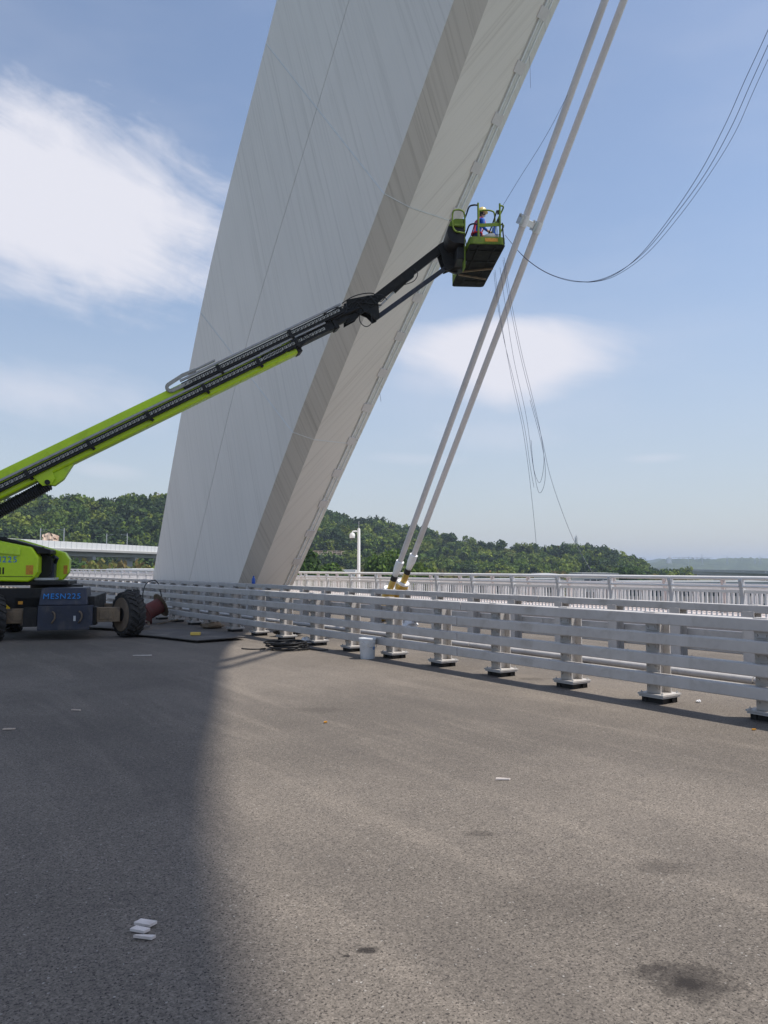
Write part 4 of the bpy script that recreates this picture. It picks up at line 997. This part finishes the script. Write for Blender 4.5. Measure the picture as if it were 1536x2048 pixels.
# ============================================================ the worker in the basket
def worker():
    O = K(.04, 1.70, .034); yaw = BK_YAW + R(-72)           # local +y = the way he faces (towards the cables)
    root = thing('person', 'worker in blue shirt, dark trousers and yellow helmet standing in the basket', 'person', O, yaw)
    J_ = [ # (x right, y front, z), radius, material
        ((0, -.02, .93), (.135, .105), 1), ((0, .01, 1.08), (.130, .10), 0), ((0, .07, 1.27), (.150, .105), 0), ((0, .11, 1.40), (.105, .08), 0), ((0, .145, 1.49), (.052, .05), 2), ((0, .175, 1.57), (.072, .08), 2), ((0, .185, 1.66), (.078, .092), 2), ((0, .18, 1.73), (.05, .06), 3),
        ((.10, -.02, .86), (.095, .10), 1), ((.115, .03, .50), (.062, .065), 1), ((.12, -.03, .10), (.045, .05), 1), ((.125, .10, .04), (.042, .04), 4),
        ((-.10, -.02, .86), (.095, .10), 1), ((-.12, .05, .50), (.062, .065), 1), ((-.13, .0, .10), (.045, .05), 1), ((-.14, .13, .04), (.042, .04), 4),
        ((.185, .10, 1.36), (.062, .062), 0), ((.235, .09, 1.10), (.045, .047), 0), ((.20, .30, 1.02), (.034, .034), 2), ((.185, .37, 1.03), (.03, .02), 2),
        ((-.185, .10, 1.36), (.062, .062), 0), ((-.245, .12, 1.10), (.045, .047), 0), ((-.19, .34, 1.08), (.034, .034), 2), ((-.17, .41, 1.09), (.03, .02), 2)]
    E = [(0, 1), (1, 2), (2, 3), (3, 4), (4, 5), (5, 6), (6, 7), (0, 8), (8, 9), (9, 10), (10, 11), (0, 12), (12, 13), (13, 14), (14, 15), (3, 16), (16, 17), (17, 18), (18, 19), (3, 20), (20, 21), (21, 22), (22, 23)]
    me = bpy.data.meshes.new('body'); me.from_pydata([j[0] for j in J_], E, []); me.update()
    ob = bpy.data.objects.new('body_source', me); COL.objects.link(ob)
    md = ob.modifiers.new('skin', 'SKIN'); md.use_smooth_shade = True
    for i, j in enumerate(J_): me.skin_vertices[0].data[i].radius = j[1]
    me.skin_vertices[0].data[0].use_root = True
    sb = ob.modifiers.new('sub', 'SUBSURF'); sb.levels = 2; sb.render_levels = 2
    dg = bpy.context.evaluated_depsgraph_get(); bm_ = bpy.data.meshes.new_from_object(ob.evaluated_get(dg)); bpy.data.objects.remove(ob)
    bm_.materials.clear()
    for k in ('shirt', 'trousers', 'skin', 'hair', 'boots'): bm_.materials.append(M[k])
    segs = [(Vector(J_[a][0]), Vector(J_[b][0]), J_[a][2], J_[b][2]) for a, b in E]
    for p in bm_.polygons:
        c = p.center; best = (9, 0)
        for (a, b, ma, mb_) in segs:
            t = max(0, min(1, (c - a).dot(b - a) / (b - a).length_squared)); d = (c - (a + (b - a) * t)).length
            if d < best[0]: best = (d, ma if t < .5 else mb_)
        m_ = best[1]
        if m_ == 2 and c.z > 1.52 and c.y < .13: m_ = 3
        if m_ == 0 and c.z < .97: m_ = 1
        p.material_index = m_; p.use_smooth = True
    # fingers and thumb closed on the rail, part of the same body mesh
    bmm = bmesh.new(); bmm.from_mesh(bm_)
    for hx, hy, hz, s in ((.185, .37, 1.03, 1), (-.17, .41, 1.09, -1)):
        f = MB()
        for k, ln in enumerate((.062, .072, .068, .052)):
            x = hx + (k - 1.5) * .019; f.tube([(x, hy, hz + .005), (x, hy + ln * .5, hz + .01), (x, hy + ln * .85, hz - .012), (x, hy + ln * .75, hz - .04)], [.0095, .009, .0085, .007], 6)
        f.tube([(hx - s * .03, hy - .02, hz), (hx - s * .05, hy + .012, hz - .015), (hx - s * .042, hy + .04, hz - .03)], [.011, .010, .008], 6)
        vs = [bmm.verts.new(v) for v in f.v]
        for q in f.f:
            fc = bmm.faces.new([vs[i] for i in q]); fc.material_index = 2; fc.smooth = True
    bmm.to_mesh(bm_); bmm.free()
    place('body', bm_, root)
    h = MB(); h.lathe([(.128, 0), (.126, .02), (.118, .06), (.098, .105), (.06, .132), (0, .142)], (0, .18, 1.665), (0, .12, 1), 24)
    h.lathe([(.128, .0), (.150, -.004), (.150, .006), (.126, .012)], (0, .195, 1.667), (0, .12, 1), 24)
    h.tube([(0, .09, 1.74), (0, .17, 1.81), (0, .26, 1.77)], .012, 6)
    h.build('helmet', M['helmet'], root, 50)
    n = MB(); n.ball((0, .175, 1.61), (.083, .09, .075), 14, 8); n.build('hair', M['hair'], root, 60)
    f = MB(); f.ball((0, .27, 1.60), (.014, .02, .018), 8, 6)
    for s in (-1, 1): f.ball((s * .088, .185, 1.60), (.012, .022, .032), 8, 6)
    f.build('nose_and_ears', M['skin'], root, 60)
    e = MB()
    for s in (-1, 1): e.ball((s * .032, .262, 1.625), (.011, .008, .007), 8, 6)
    e.box((0, .262, 1.555), (.045, .012, .008)); e.build('eyes_and_mouth', M['hair'], root, 60)
    st = MB()
    for s in (-1, 1):
        st.tube(smooth_pts([(s * .10, .10, 1.02), (s * .10, .205, 1.22), (s * .09, .20, 1.38), (s * .08, .11, 1.475), (s * .085, .0, 1.38), (s * .05, -.06, 1.22), (s * .09, -.11, 1.02)], 5), .019, 6)
        st.tube(smooth_pts([(s * .13, .06, .72), (s * .20, -.03, .76), (s * .12, -.14, .74), (s * .02, -.07, .76), (s * .13, .06, .72)], 5), .016, 6)
    st.lathe([(.165, -.02), (.168, 0), (.165, .02)], (0, -.0, 1.0), (0, 0, 1), 20)
    st.build('safety_harness', M['red_strap'], root, 60)
    MB().tube(smooth_pts([(-.12, -.12, 1.0), (-.22, -.16, .8), (-.2, -.1, .62), (-.1, -.18, .5)], 5), .010, 6).build('lanyard', M['wire_blue'], root, 60)
worker()

# ============================================================ loose wires
def wire(label, pix, r=.007, X=13.6, mat='wire_blue', name='hanging_wire', group=None):
    MB().tube(smooth_pts([PX(u, v, x if x else X) for u, v, x in [(p + (None,))[:3] for p in pix]], 7), r * .66, 6).build(name, M[mat], label=label, cat='wire', group=group)
wire('thin wire running from the basket top up to the left cable', [(1004, 414), (1040, 355), (1075, 300), (1103, 252), (1135, 190)], .008, 13.6)
wire('uppermost loose wire sagging from the basket off to the right', [(1010, 470), (1050, 515), (1100, 548), (1160, 563), (1215, 556), (1275, 515), (1340, 435), (1400, 345), (1450, 250), (1490, 160), (1536, 60), (1600, -90)], .009, 13.9, name='sagging_wire')
wire('middle loose wire sagging from the basket off to the right', [(1010, 470), (1050, 516), (1100, 549), (1160, 564), (1220, 552), (1285, 508), (1352, 428), (1412, 345), (1462, 255), (1500, 170), (1545, 70), (1615, -90)], .009, 14.0, name='sagging_wire')
wire('lowest loose wire sagging from the basket off to the right', [(1150, 562), (1185, 564), (1232, 551), (1295, 506), (1362, 428), (1420, 347), (1470, 265), (1508, 180), (1556, 75), (1630, -90)], .008, 14.1, name='sagging_wire')
for i, (pix, lab) in enumerate((([(988, 545), (994, 600), (1008, 680), (1030, 770), (1050, 860), (1060, 930), (1068, 975)], 'leftmost of the wires hanging below the basket'),
     ([(1000, 535), (1012, 620), (1028, 720), (1052, 830), (1066, 930), (1078, 985), (1090, 960), (1086, 900), (1060, 800)], 'wire hanging below the basket that ends in a loop'),
     ([(1006, 520), (1018, 600), (1036, 690), (1055, 770), (1082, 870), (1100, 950), (1125, 1025), (1150, 1085), (1185, 1146)], 'long wire hanging below the basket, slanting right down to the railing'),
     ([(1008, 515), (1022, 600), (1042, 700), (1064, 790), (1080, 860), (1088, 920), (1080, 965), (1068, 940), (1062, 880)], 'wire below the basket, curling back up in a narrow hook'),
     ([(990, 540), (1002, 640), (1024, 760), (1044, 850), (1056, 930), (1064, 1000), (1070, 1060), (1074, 1110)], 'straightest wire hanging far below the basket'))):
    wire(lab, pix, .0075, 13.5)
wire('short wire dangling from the upper edge of the arch', [(1058, 98), (1060, 130), (1061, 176)], .008, 15.85)
wire('short blue wire dangling from the middle edge of the arch', [(759, 735), (760, 760), (759, 780), (762, 803)], .012, 15.85)

# ============================================================ on the deck
def camera_pole():
    base = PX(717.5, 1143, 20.9); base.z = 0.33; D = 20.9 / base.x
    root = thing('camera_pole', 'white pole with a dome security camera behind the railing', 'camera pole', base)
    H = W(717, 1056, proj_depth(base)).z - 0.33
    MB().lathe([(0.16, 0), (0.16, .02), (0.082, .022), (0.07, H * .98), (0.05, H)], n=20).build('pole', M['white'], root, 40)
    e = -_r
    MB().tube(smooth_pts([Vector((0, 0, H - .16)), e * .18 + _z * (H - .15), e * .30 + _z * (H - .17), e * .325 + _z * (H - .26)], 5), .035, 10).build('arm', M['white'], root, 50)
    MB().lathe([(0.03, .0), (0.10, -.02), (0.135, -.10), (0.135, -.24), (0.115, -.27)], e * .325 + _z * (H - .22), (0, 0, 1), 20).build('camera_body', M['white'], root, 40)
    MB().lathe([(0.11, .0), (0.10, -.06), (0.06, -.105), (0, -.12)], e * .325 + _z * (H - .47), (0, 0, 1), 18).build('lens_dome', M['visor_grey'], root, 50)
    MB().tube([(0, 0, H), (0, 0, H + .35)], .012, 6).build('lightning_rod', M['steel'], root)
def proj_depth(p):
    q = Vector(p) - Vector((0, 0, CAM_H)); return _cp * q.dot(_f) + _sp * q.z
camera_pole()

def bucket():
    g = G(735, 1317); root = thing('paint_bucket', 'white plastic bucket standing in front of the barrier', 'bucket', g, R(20))
    MB().lathe([(0.128, 0), (0.132, .01), (0.15, .30), (0.155, .31), (0.155, .35), (0.162, .352), (0.162, .375), (0.150, .375), (0.148, .33), (0.0, .33)], n=32).build('pail', M['bucket'], root, 35)
    MB().lathe([(0.166, .352), (0.166, .378), (0.14, .383), (0.0, .378)], n=32).build('lid', M['bucket'], root, 35)
    MB().tube(smooth_pts([(-.158, 0, .33), (-.13, -.11, .24), (0, -.172, .20), (.13, -.11, .24), (.158, 0, .33)], 5), .005, 6).build('handle', M['steel'], root, 60)
    MB().lathe([(0.030, 0), (0.030, .004)], (0, -.1405, .2), (0, -1, 0), 16).build('round_mark', M['blue_text'], root)
bucket()

def hose_coil():
    g = G(575, 1299); mb = MB(); rs = random.Random(3)
    for k in range(13):
        r0 = rs.uniform(.28, .46); ox, oy = rs.uniform(-.10, .10), rs.uniform(-.08, .08); pts = []
        for i in range(33):
            a = i / 32 * 6.283 + k; pts.append(g + Vector((ox, oy, 0)) + _r * math.cos(a) * r0 + _f * math.sin(a) * r0 * .85 + _z * (.02 + .011 * k + .02 * math.sin(a * 2 + k) ** 2))
        mb.tube(pts, .014, 6)
    mb.tube(smooth_pts([g - _r * .45 + _z * .02, g - _r * .7 - _f * .1 + _z * .016, g - _r * .95 + _f * .05 + _z * .016], 6), .014, 6)
    mb.tube(smooth_pts([g + _r * .4 + _z * .03, g + _r * .65 - _f * .25 + _z * .016, g + _r * .85 - _f * .2 + _z * .016], 6), .014, 6)
    mb.build('hose_coil', M['rubber_black'], smooth=60, label='black hose coiled on the road at the foot of the barrier', cat='hose')
hose_coil()

def plywood():
    A, B_, C, D = G(168, 1258), G(315, 1276), G(408, 1286), G(492, 1281)
    for name, lab, pts, hh in (('rubber_mat', 'long dark sheet lying on the road right of the lift wheel', [G(240, 1272), G(300, 1276), G(395, 1287), G(492, 1280), G(430, 1268), G(330, 1262)], .03),
                               ('rubber_mat', 'dark sheet lying under the lift behind its front wheel', [G(165, 1258), G(240, 1263), G(300, 1258), G(215, 1250)], .03)):
        ring = pts; c = sum(ring, Vector()) / len(ring); mb = MB(); n = len(ring); rs = random.Random(5)
        up = [p + _z * (hh + rs.uniform(0, .05)) for p in ring]; dn = [p + (c - p) * .01 + _z * (u.z - .022) for p, u in zip(ring, up)]
        cu, cdn = c + _z * .03, c + _z * .012
        mb.add(up + dn + [cu, cdn], [(i, (i + 1) % n, 2 * n) for i in range(n)] + [((i + 1) % n + n, i + n, 2 * n + 1) for i in range(n)] + [(i, i + n, (i + 1) % n + n, (i + 1) % n) for i in range(n)])
        mb.build(name, M['mat'], label=lab, cat='sheet')
M['mat'] = paint('dark_dusty_sheet', (0.10, 0.092, 0.085), 0.85, 0, 0.2, 2, (0.20, 0.18, 0.16), 0.8, 1.6)
plywood()
g = G(391, 1274); mb = MB(); mb.box((0, 0, .045), (.24, .11, .07)); o = mb.build('yellow_block', M['sponge'], bev=.01, label='small yellow block lying on the dark sheet', cat='block'); o.location = g + _z * .035; o.rotation_euler = (0, 0, R(-28))

def cable_drum():
    g = G(305, 1247); root = thing('cable_drum', 'tipped red cable drum lying against the barrier behind the wheel', 'drum', g, R(-20))
    ax = Vector((.80, .42, .42)).normalized(); c = Vector((0, 0, .42))
    MB().lathe([(0.21, -.27), (0.235, -.25), (0.235, .25), (0.21, .27)], c, ax, 28).build('barrel', M['drum_red'], root, 35)
    for s in (-1, 1):
        mb = MB(); mb.lathe([(0.06, s * .27), (0.36, s * .27), (0.38, s * .285), (0.36, s * .30), (0.06, s * .30)], c, ax, 28)
        mb.build('flange', M['rust'] if s > 0 else M['drum_red'], root, 35)
    x = ax.orthogonal().normalized(); y = ax.cross(x); mb = MB()
    for k in range(6): a = k * 1.047; mb.tube([c + ax * .31, c + ax * .31 + (x * math.cos(a) + y * math.sin(a)) * .34], .018, 6)
    mb.build('spokes', M['black'], root)
    for k, (dx, dy, an) in enumerate(((-.35, -.1, 30), (-.2, -.25, 75), (.35, -.28, 10))):
        d = Vector((math.cos(R(an)), math.sin(R(an)), .15)); p = g + Vector((dx, dy, .05)); o = MB().beam(p - d * .35, p + d * .35, .07, .025).build('timber_scrap', M['rust'] if k else M['wood'], label=['pale timber scrap leaning at the cable drum', 'brown timber scrap at the foot of the cable drum', 'brown timber scrap right of the cable drum'][k], cat='timber')
    MB().tube(smooth_pts([g + Vector((-.25, .2, .55)), g + Vector((-.22, .25, .95)), g + Vector((-.1, .3, 1.2)), g + Vector((.15, .35, 1.28)), g + Vector((.3, .4, 1.16))], 6), .016, 6).build('barrier_hose', M['rubber_black'], smooth=60, label='black hose hooked over the barrier top near the lift wheel', cat='hose')
    MB().tube(smooth_pts([g + Vector((.25, -.02, .5)), g + Vector((.27, .02, .75)), g + Vector((.25, .12, 1.0))], 6), .018, 6).build('barrier_hose', M['rubber_black'], smooth=60, label='black hose hanging on the barrier right above the red drum', cat='hose')
cable_drum()

def bottle():
    b = PX(507, 1168, 12.28); b.z = 1.075; root = thing('drink_bottle', 'small blue topped bottle standing on the barrier below the arch', 'bottle', b)
    MB().lathe([(0.06, 0), (0.065, .02), (0.065, .16), (0.05, .20), (0.028, .23), (0.028, .25)], n=16).build('bottle_body', M['blue_plastic'], root, 40)
    MB().lathe([(0.033, .25), (0.033, .285)], n=12).build('cap', M['blue_plastic'], root, 40)
bottle()

def crumple(name, label, pos, size, mat, seed, cat='bag'):
    mb = MB(); mb.ball((0, 0, size[2]), size, 14, 9); rs = random.Random(seed)
    mb.v = [(x * rs.uniform(.75, 1.15), y * rs.uniform(.75, 1.15), max(0.004, z * rs.uniform(.7, 1.1))) for x, y, z in mb.v]
    o = mb.build(name, mat, label=label, cat=cat); o.location = pos; return o
crumple('plastic_bag', 'crumpled white plastic bag right of the hose coil', G(613, 1290), (.17, .12, .09), M['plastic'], 1)
crumple('plastic_bag', 'white bag between the barriers by the cable sockets', G(815, 1262), (.3, .25, .2), M['plastic'], 2)
crumple('dark_bundle', 'dark bundle on the deck behind the barrier left of the hose coil', G(578, 1272), (.40, .3, .14), M['black'], 3, 'bundle')
crumple('dark_bundle', 'dark heap of debris at the barrier foot right of the drum', G(425, 1257), (.35, .2, .09), M['rust'], 4, 'debris')
crumple('white_stone', 'white stone lying on the deck behind the barrier', G(1397, 1405), (.035, .03, .018), M['plastic'], 5, 'stone')
def chip(name, label, u, v, L, w_, ang, mat, th=.012, cat='wood chip'):
    p = G(u, v); d = _r * math.cos(R(ang)) + _f * math.sin(R(ang)); s = Vector((-d.y, d.x, 0)); rs = random.Random(int(u)); mb = MB()
    poly = [p - d * L * .5 - s * w_ * .5, p + d * L * .40 - s * w_ * .46, p + d * L * .5 + s * w_ * .5, p - d * L * .42 + s * w_ * .44]
    mb.prism([q + _z * (.004 + .006 * rs.random()) for q in poly], (0, 0, th)); mb.build(name, mat, label=label, cat=cat)
chip('wood_chip', 'uppermost of three pale wood chips lying in the shade', 291, 1852, .098, .046, -20, M['chip'])
chip('wood_chip', 'middle one of three pale wood chips lying in the shade', 280, 1865, .090, .036, -24, M['chip'])
chip('wood_chip', 'lowest of three pale wood chips lying in the shade', 289, 1879, .100, .022, -10, M['chip'])
chip('wood_splinter', 'thin pale splinter on the sunlit road', 1006, 1561, .12, .012, 0, M['chip'])
chip('wood_splinter', 'pinkish splinter at the left edge of the road', 18, 1460, .12, .03, 5, M['wood'])
chip('wood_splinter', 'small splinter on the shaded road below the lift', 152, 1422, .11, .02, -5, M['wood'])
chip('wood_splinter', 'pale splinter on the shaded road beside the shadow edge', 285, 1312, .35, .05, 0, M['chip'])
chip('orange_scrap', 'small orange scrap by the barrier at the right edge', 1508, 1461, .05, .02, 10, M['decal'], cat='scrap')
chip('orange_scrap', 'tiny orange scrap on the sunlit road near the middle', 651, 1446, .04, .03, 10, M['decal'], cat='scrap')

# ============================================================ viaducts and buildings below
def viaduct(name, label, u0, D0, u1, D1, ztop, hwall, hgird, wid, span, masts, npan, far=False):
    P0, P1 = LF((u0 - 768) / FPX * D0, D0, 0), LF((u1 - 768) / FPX * D1, D1, 0); d = (P1 - P0); L = d.length; d.normalize(); s = Vector((d.y, -d.x, 0)); s = s if s.dot(P0) < 0 else -s
    root = thing(name, label, 'viaduct', P0)
    q = lambda t, off, z: d * t + s * off + _z * z
    MB().beam(q(0, 0, ztop - hwall - .5), q(L, 0, ztop - hwall - .5), wid, 1.0).beam(q(0, 0, ztop - hwall - 1 - hgird / 2), q(L, 0, ztop - hwall - 1 - hgird / 2), wid * .55, hgird).build('girder', M['viaduct'], root, bev=.15)
    pl = L / npan; cache = MB().box((0, 0, 0), (pl * .95, .15, hwall)).mesh('wall_panel', M['sound_panel'] if not far else M['viaduct']); rz = math.atan2(d.y, d.x)
    for sd in (1, -1):
        for i in range(npan): place('wall_panel', cache, root, q((i + .5) * pl, sd * wid * .47, ztop - hwall / 2), (0, 0, rz))
    t = span * .5
    while t < L:
        p = P0 + q(t, 0, 0); zg = ground_z(p) - 1; MB().beam(q(t, 0, zg), q(t, 0, ztop - hwall - 1 - hgird), wid * .42, 2.0, s).beam(q(t, -wid * .35, ztop - hwall - 1.6 - hgird), q(t, wid * .35, ztop - hwall - 1.6 - hgird), 2.2, 1.2).build('pier', M['viaduct'], root, bev=.1); t += span
    for t in masts:
        for sd in (1, -1):
            MB().tube([q(t * L, sd * wid * .40, ztop - hwall), q(t * L, sd * wid * .40, ztop + 4.6)], .16, 6).beam(q(t * L, sd * wid * .40, ztop + 3.9), q(t * L, sd * wid * .15, ztop + 4.2), .1, .1).build('catenary_mast', M['steel'], root)
viaduct('railway_viaduct', 'white walled railway viaduct crossing in front of the wooded hill', -160, 205, 420, 400, 10.2, 2.3, 1.6, 11, 32, (.30, .52, .83), 60)
viaduct('road_viaduct', 'far grey viaduct on piers in front of the hazy hills', 1300, 1150, 1640, 430, -1.2, 1.2, 2.6, 11, 34, (), 24, True)

def house(label, u0, u1, D, vtop, wall, roof, depth=12, gable=False, nwin=5, storeys=2):
    l0, l1 = (u0 - 768) / FPX * D, (u1 - 768) / FPX * D; zt = CAM_H + (1133 - vtop) / FPX * D; c = LF((l0 + l1) / 2, D, 0); zg = ground_z(LF((l0 + l1) / 2, D + depth / 2, 0)) - .5
    w_ = l1 - l0; H = zt - zg; root = thing('house', label, 'building', (c.x, c.y, zg), R(-YAW))
    MB().box((0, depth / 2, (H - .5) / 2), (w_, depth, H - .5)).build('wall', wall, root)
    if gable: MB().prism([(-w_ / 2 - .5, -.6, H - .5), (-w_ / 2 - .5, depth + .6, H - .5), (-w_ / 2 - .5, depth / 2, H + .9)], (w_ + 1, 0, 0)).build('roof', roof, root)
    else: MB().box((0, depth / 2, H - .25), (w_ + 1.2, depth + 1.2, .5)).build('roof', roof, root)
    wm = MB().box((0, 0, 0), (1.3, .12, 1.5)).mesh('window', M['glass']); sm = MB().box((0, -.02, -.85), (1.6, .2, .12)).mesh('sill', M['concrete'])
    for st in range(storeys):
        for i in range(nwin):
            o = place('window', wm, root, (-w_ / 2 + w_ * (i + .5) / nwin, -.03, H - 2.3 - 3.1 * st)); place('sill', sm, o)
house('white roofed shed below the far left end of the railing', 222, 262, 165, 1137, M['wall_white'], M['roof_white'], 14, False, 3)
house('pinkish house with white roof left of the arch leg', 252, 306, 150, 1138, M['wall_pink'], M['roof_white'], 12, False, 5)
house('flat white roofed building right of the arch leg behind the railing', 600, 706, 190, 1140, M['wall_white'], M['roof_white'], 14, False, 8)
house('long pinkish building behind the railing right of the cables', 880, 1120, 175, 1158, M['wall_pink'], M['roof_grey'], 14, False, 16)
house('small white roofed building behind the railing in front of the hill', 1082, 1108, 200, 1147, M['wall_white'], M['roof_white'], 10, False, 3)
house('building with an overhanging grey slab roof in front of the hill end', 1166, 1230, 190, 1146, M['wall_white'], M['roof_grey'], 12, False, 5)
house('long low pinkish building behind the railing at the right', 1240, 1560, 165, 1163, M['wall_pink'], M['roof_grey'], 14, False, 22)
house('white walled building low behind the railing below the mast', 1150, 1236, 240, 1153, M['wall_white'], M['wall_white'], 12, False, 8)

def telecom_mast():
    D = 610; lat = (1152.5 - 768) / FPX * D; zg = terrain_h(lat, D); b = LF(lat, D, zg); H = CAM_H + (1133 - 1070) / FPX * D - zg
    root = thing('telecom_mast', 'grey lattice telecom mast on the hill top', 'mast', b); mb = MB()
    for sx in (-1, 1):
        for sy in (-1, 1): mb.tube([(sx * 1.1, sy * 1.1, 0), (sx * .45, sy * .45, H * .82), (0, 0, H)], .16, 5)
    for k in range(12):
        z0, z1 = H * .82 * k / 12, H * .82 * (k + 1) / 12; w0, w1 = 1.1 - .65 * k / 12, 1.1 - .65 * (k + 1) / 12
        for a, b_ in (((-w0, -w0), (w1, -w1)), ((w0, -w0), (w1, w1)), ((w0, w0), (-w1, w1)), ((-w0, w0), (-w1, -w1))): mb.tube([(*a, z0), (*b_, z1)], .08, 4)
    mb.build('lattice', M['steel'], root)
    an = MB()
    for z in (.72, .80, .88):
        for k in range(6): a = k * 1.047; an.box((.9 * math.cos(a), .9 * math.sin(a), H * z), (.3, .3, 1.5))
    an.build('antenna_panels', M['white'], root)
telecom_mast()
def hillside_fence():
    root = None; pts = []
    for i in range(46):
        u = 600 + 9.2 * i; az = math.degrees(math.atan((u - 768) / FPX)); E, Dr = ridge(az); D = Dr - hill_w(az) + hill_w(az) * .44
        lat, fwd = D * math.sin(R(az)), D * math.cos(R(az)); pts.append(LF(lat, fwd, terrain_h(lat, fwd)))
    root = thing('hillside_fence', 'long brown post fence running across the wooded slope', 'fence', pts[0])
    pm = MB().box((0, 0, 1.4), (.22, .22, 2.8)).mesh('fence_post', M['wood'])
    for p in pts: place('fence_post', pm, root, p - pts[0])
    for z in (.8, 1.7, 2.6): wkid(MB().tube([p + _z * z for p in pts], .12, 5).build('fence_rail', M['wood'], root), root)
hillside_fence()
def tower_crane(label, u, D, v, flip):
    lat = (u - 768) / FPX * D; H = CAM_H + (1133 - v) / FPX * D - PLAIN; root = thing('tower_crane', label, 'crane', LF(lat, D, PLAIN), R(-YAW))
    MB().beam((0, 0, 0), (0, 0, H), 1.8, 1.8, (0, 1, 0)).build('tower', M['steel'], root)
    MB().beam((-14 * flip, 0, H - 3), (48 * flip, 0, H - 3), 1.4, 1.4).build('jib', M['steel'], root); MB().box((-12 * flip, 0, H - 5), (4, 2, 4)).build('counterweight', M['concrete'], root)
tower_crane('leftmost far tower crane above the hazy hills', 1068, 2300, 1113, 1) if False else None
tower_crane('far tower crane on the skyline with its jib to the left', 1376, 2400, 1113, -1)
tower_crane('far tower crane on the skyline with its jib to the right', 1393, 2450, 1114, 1)
def pylon(label, u, D, v):
    lat = (u - 768) / FPX * D; H = CAM_H + (1133 - v) / FPX * D - PLAIN; root = thing('power_pylon', label, 'pylon', LF(lat, D, PLAIN), R(-YAW)); mb = MB()
    for sx in (-1, 1):
        for sy in (-1, 1): mb.tube([(sx * 4, sy * 4, 0), (sx * 1, sy * 1, H * .7), (0, 0, H)], .35, 4)
    for k in range(8): z = H * .1 * k; w_ = 4 - 3 * z / (H * .7) if z < H * .7 else 1; mb.tube([(-w_, -w_, z), (w_, -w_, z + H * .1)], .25, 4); mb.tube([(w_, -w_, z), (-w_, -w_, z + H * .1)], .25, 4)
    mb.build('lattice', M['steel'], root); m2 = MB()
    for z in (.72, .82, .92): m2.beam((-6, 0, H * z), (6, 0, H * z), .5, .5)
    m2.build('cross_arms', M['steel'], root)
for u, v, D, lab in ((1403, 1108, 2300, 'tallest far power pylon right of the cranes'), (1453, 1112, 2300, 'far power pylon over the viaduct middle'), (1519, 1112, 2300, 'far power pylon nearest the right edge'), (1508, 1117, 2300, 'smaller far pylon left of the rightmost one'), (1287, 1113, 2300, 'far power pylon just right of the wooded hill end')):
    pylon(lab, u, D, v)
def far_block():
    D = 2350; root = thing('tower_block', 'far pale tower block on the hazy hills', 'building', LF((1337 - 768) / FPX * D, D, PLAIN), R(-YAW)); H = CAM_H + (1133 - 1116) / FPX * D - PLAIN
    MB().box((0, 0, H / 2), (12, 12, H)).build('wall', M['wall_white'], root); MB().box((2, 0, H + 2), (6, 6, 4)).build('roof_room', M['wall_white'], root)
far_block()

# ============================================================ air
def haze():
    m = bpy.data.materials.new('pale_air'); m.use_nodes = True; nt = m.node_tree; nt.nodes.clear(); o = nt.nodes.new('ShaderNodeOutputMaterial'); v = nt.nodes.new('ShaderNodeVolumePrincipled')
    v.inputs['Color'].default_value = (0.66, 0.80, 1.0, 1); v.inputs['Density'].default_value = HAZE; v.inputs['Anisotropy'].default_value = 0.2
    nt.links.new(v.outputs[0], o.inputs['Volume'])
    MB().box((0, 0, 30), (18600, 18600, 98)).build('haze', m, kind='stuff')
HAZE = 0.00020
haze()
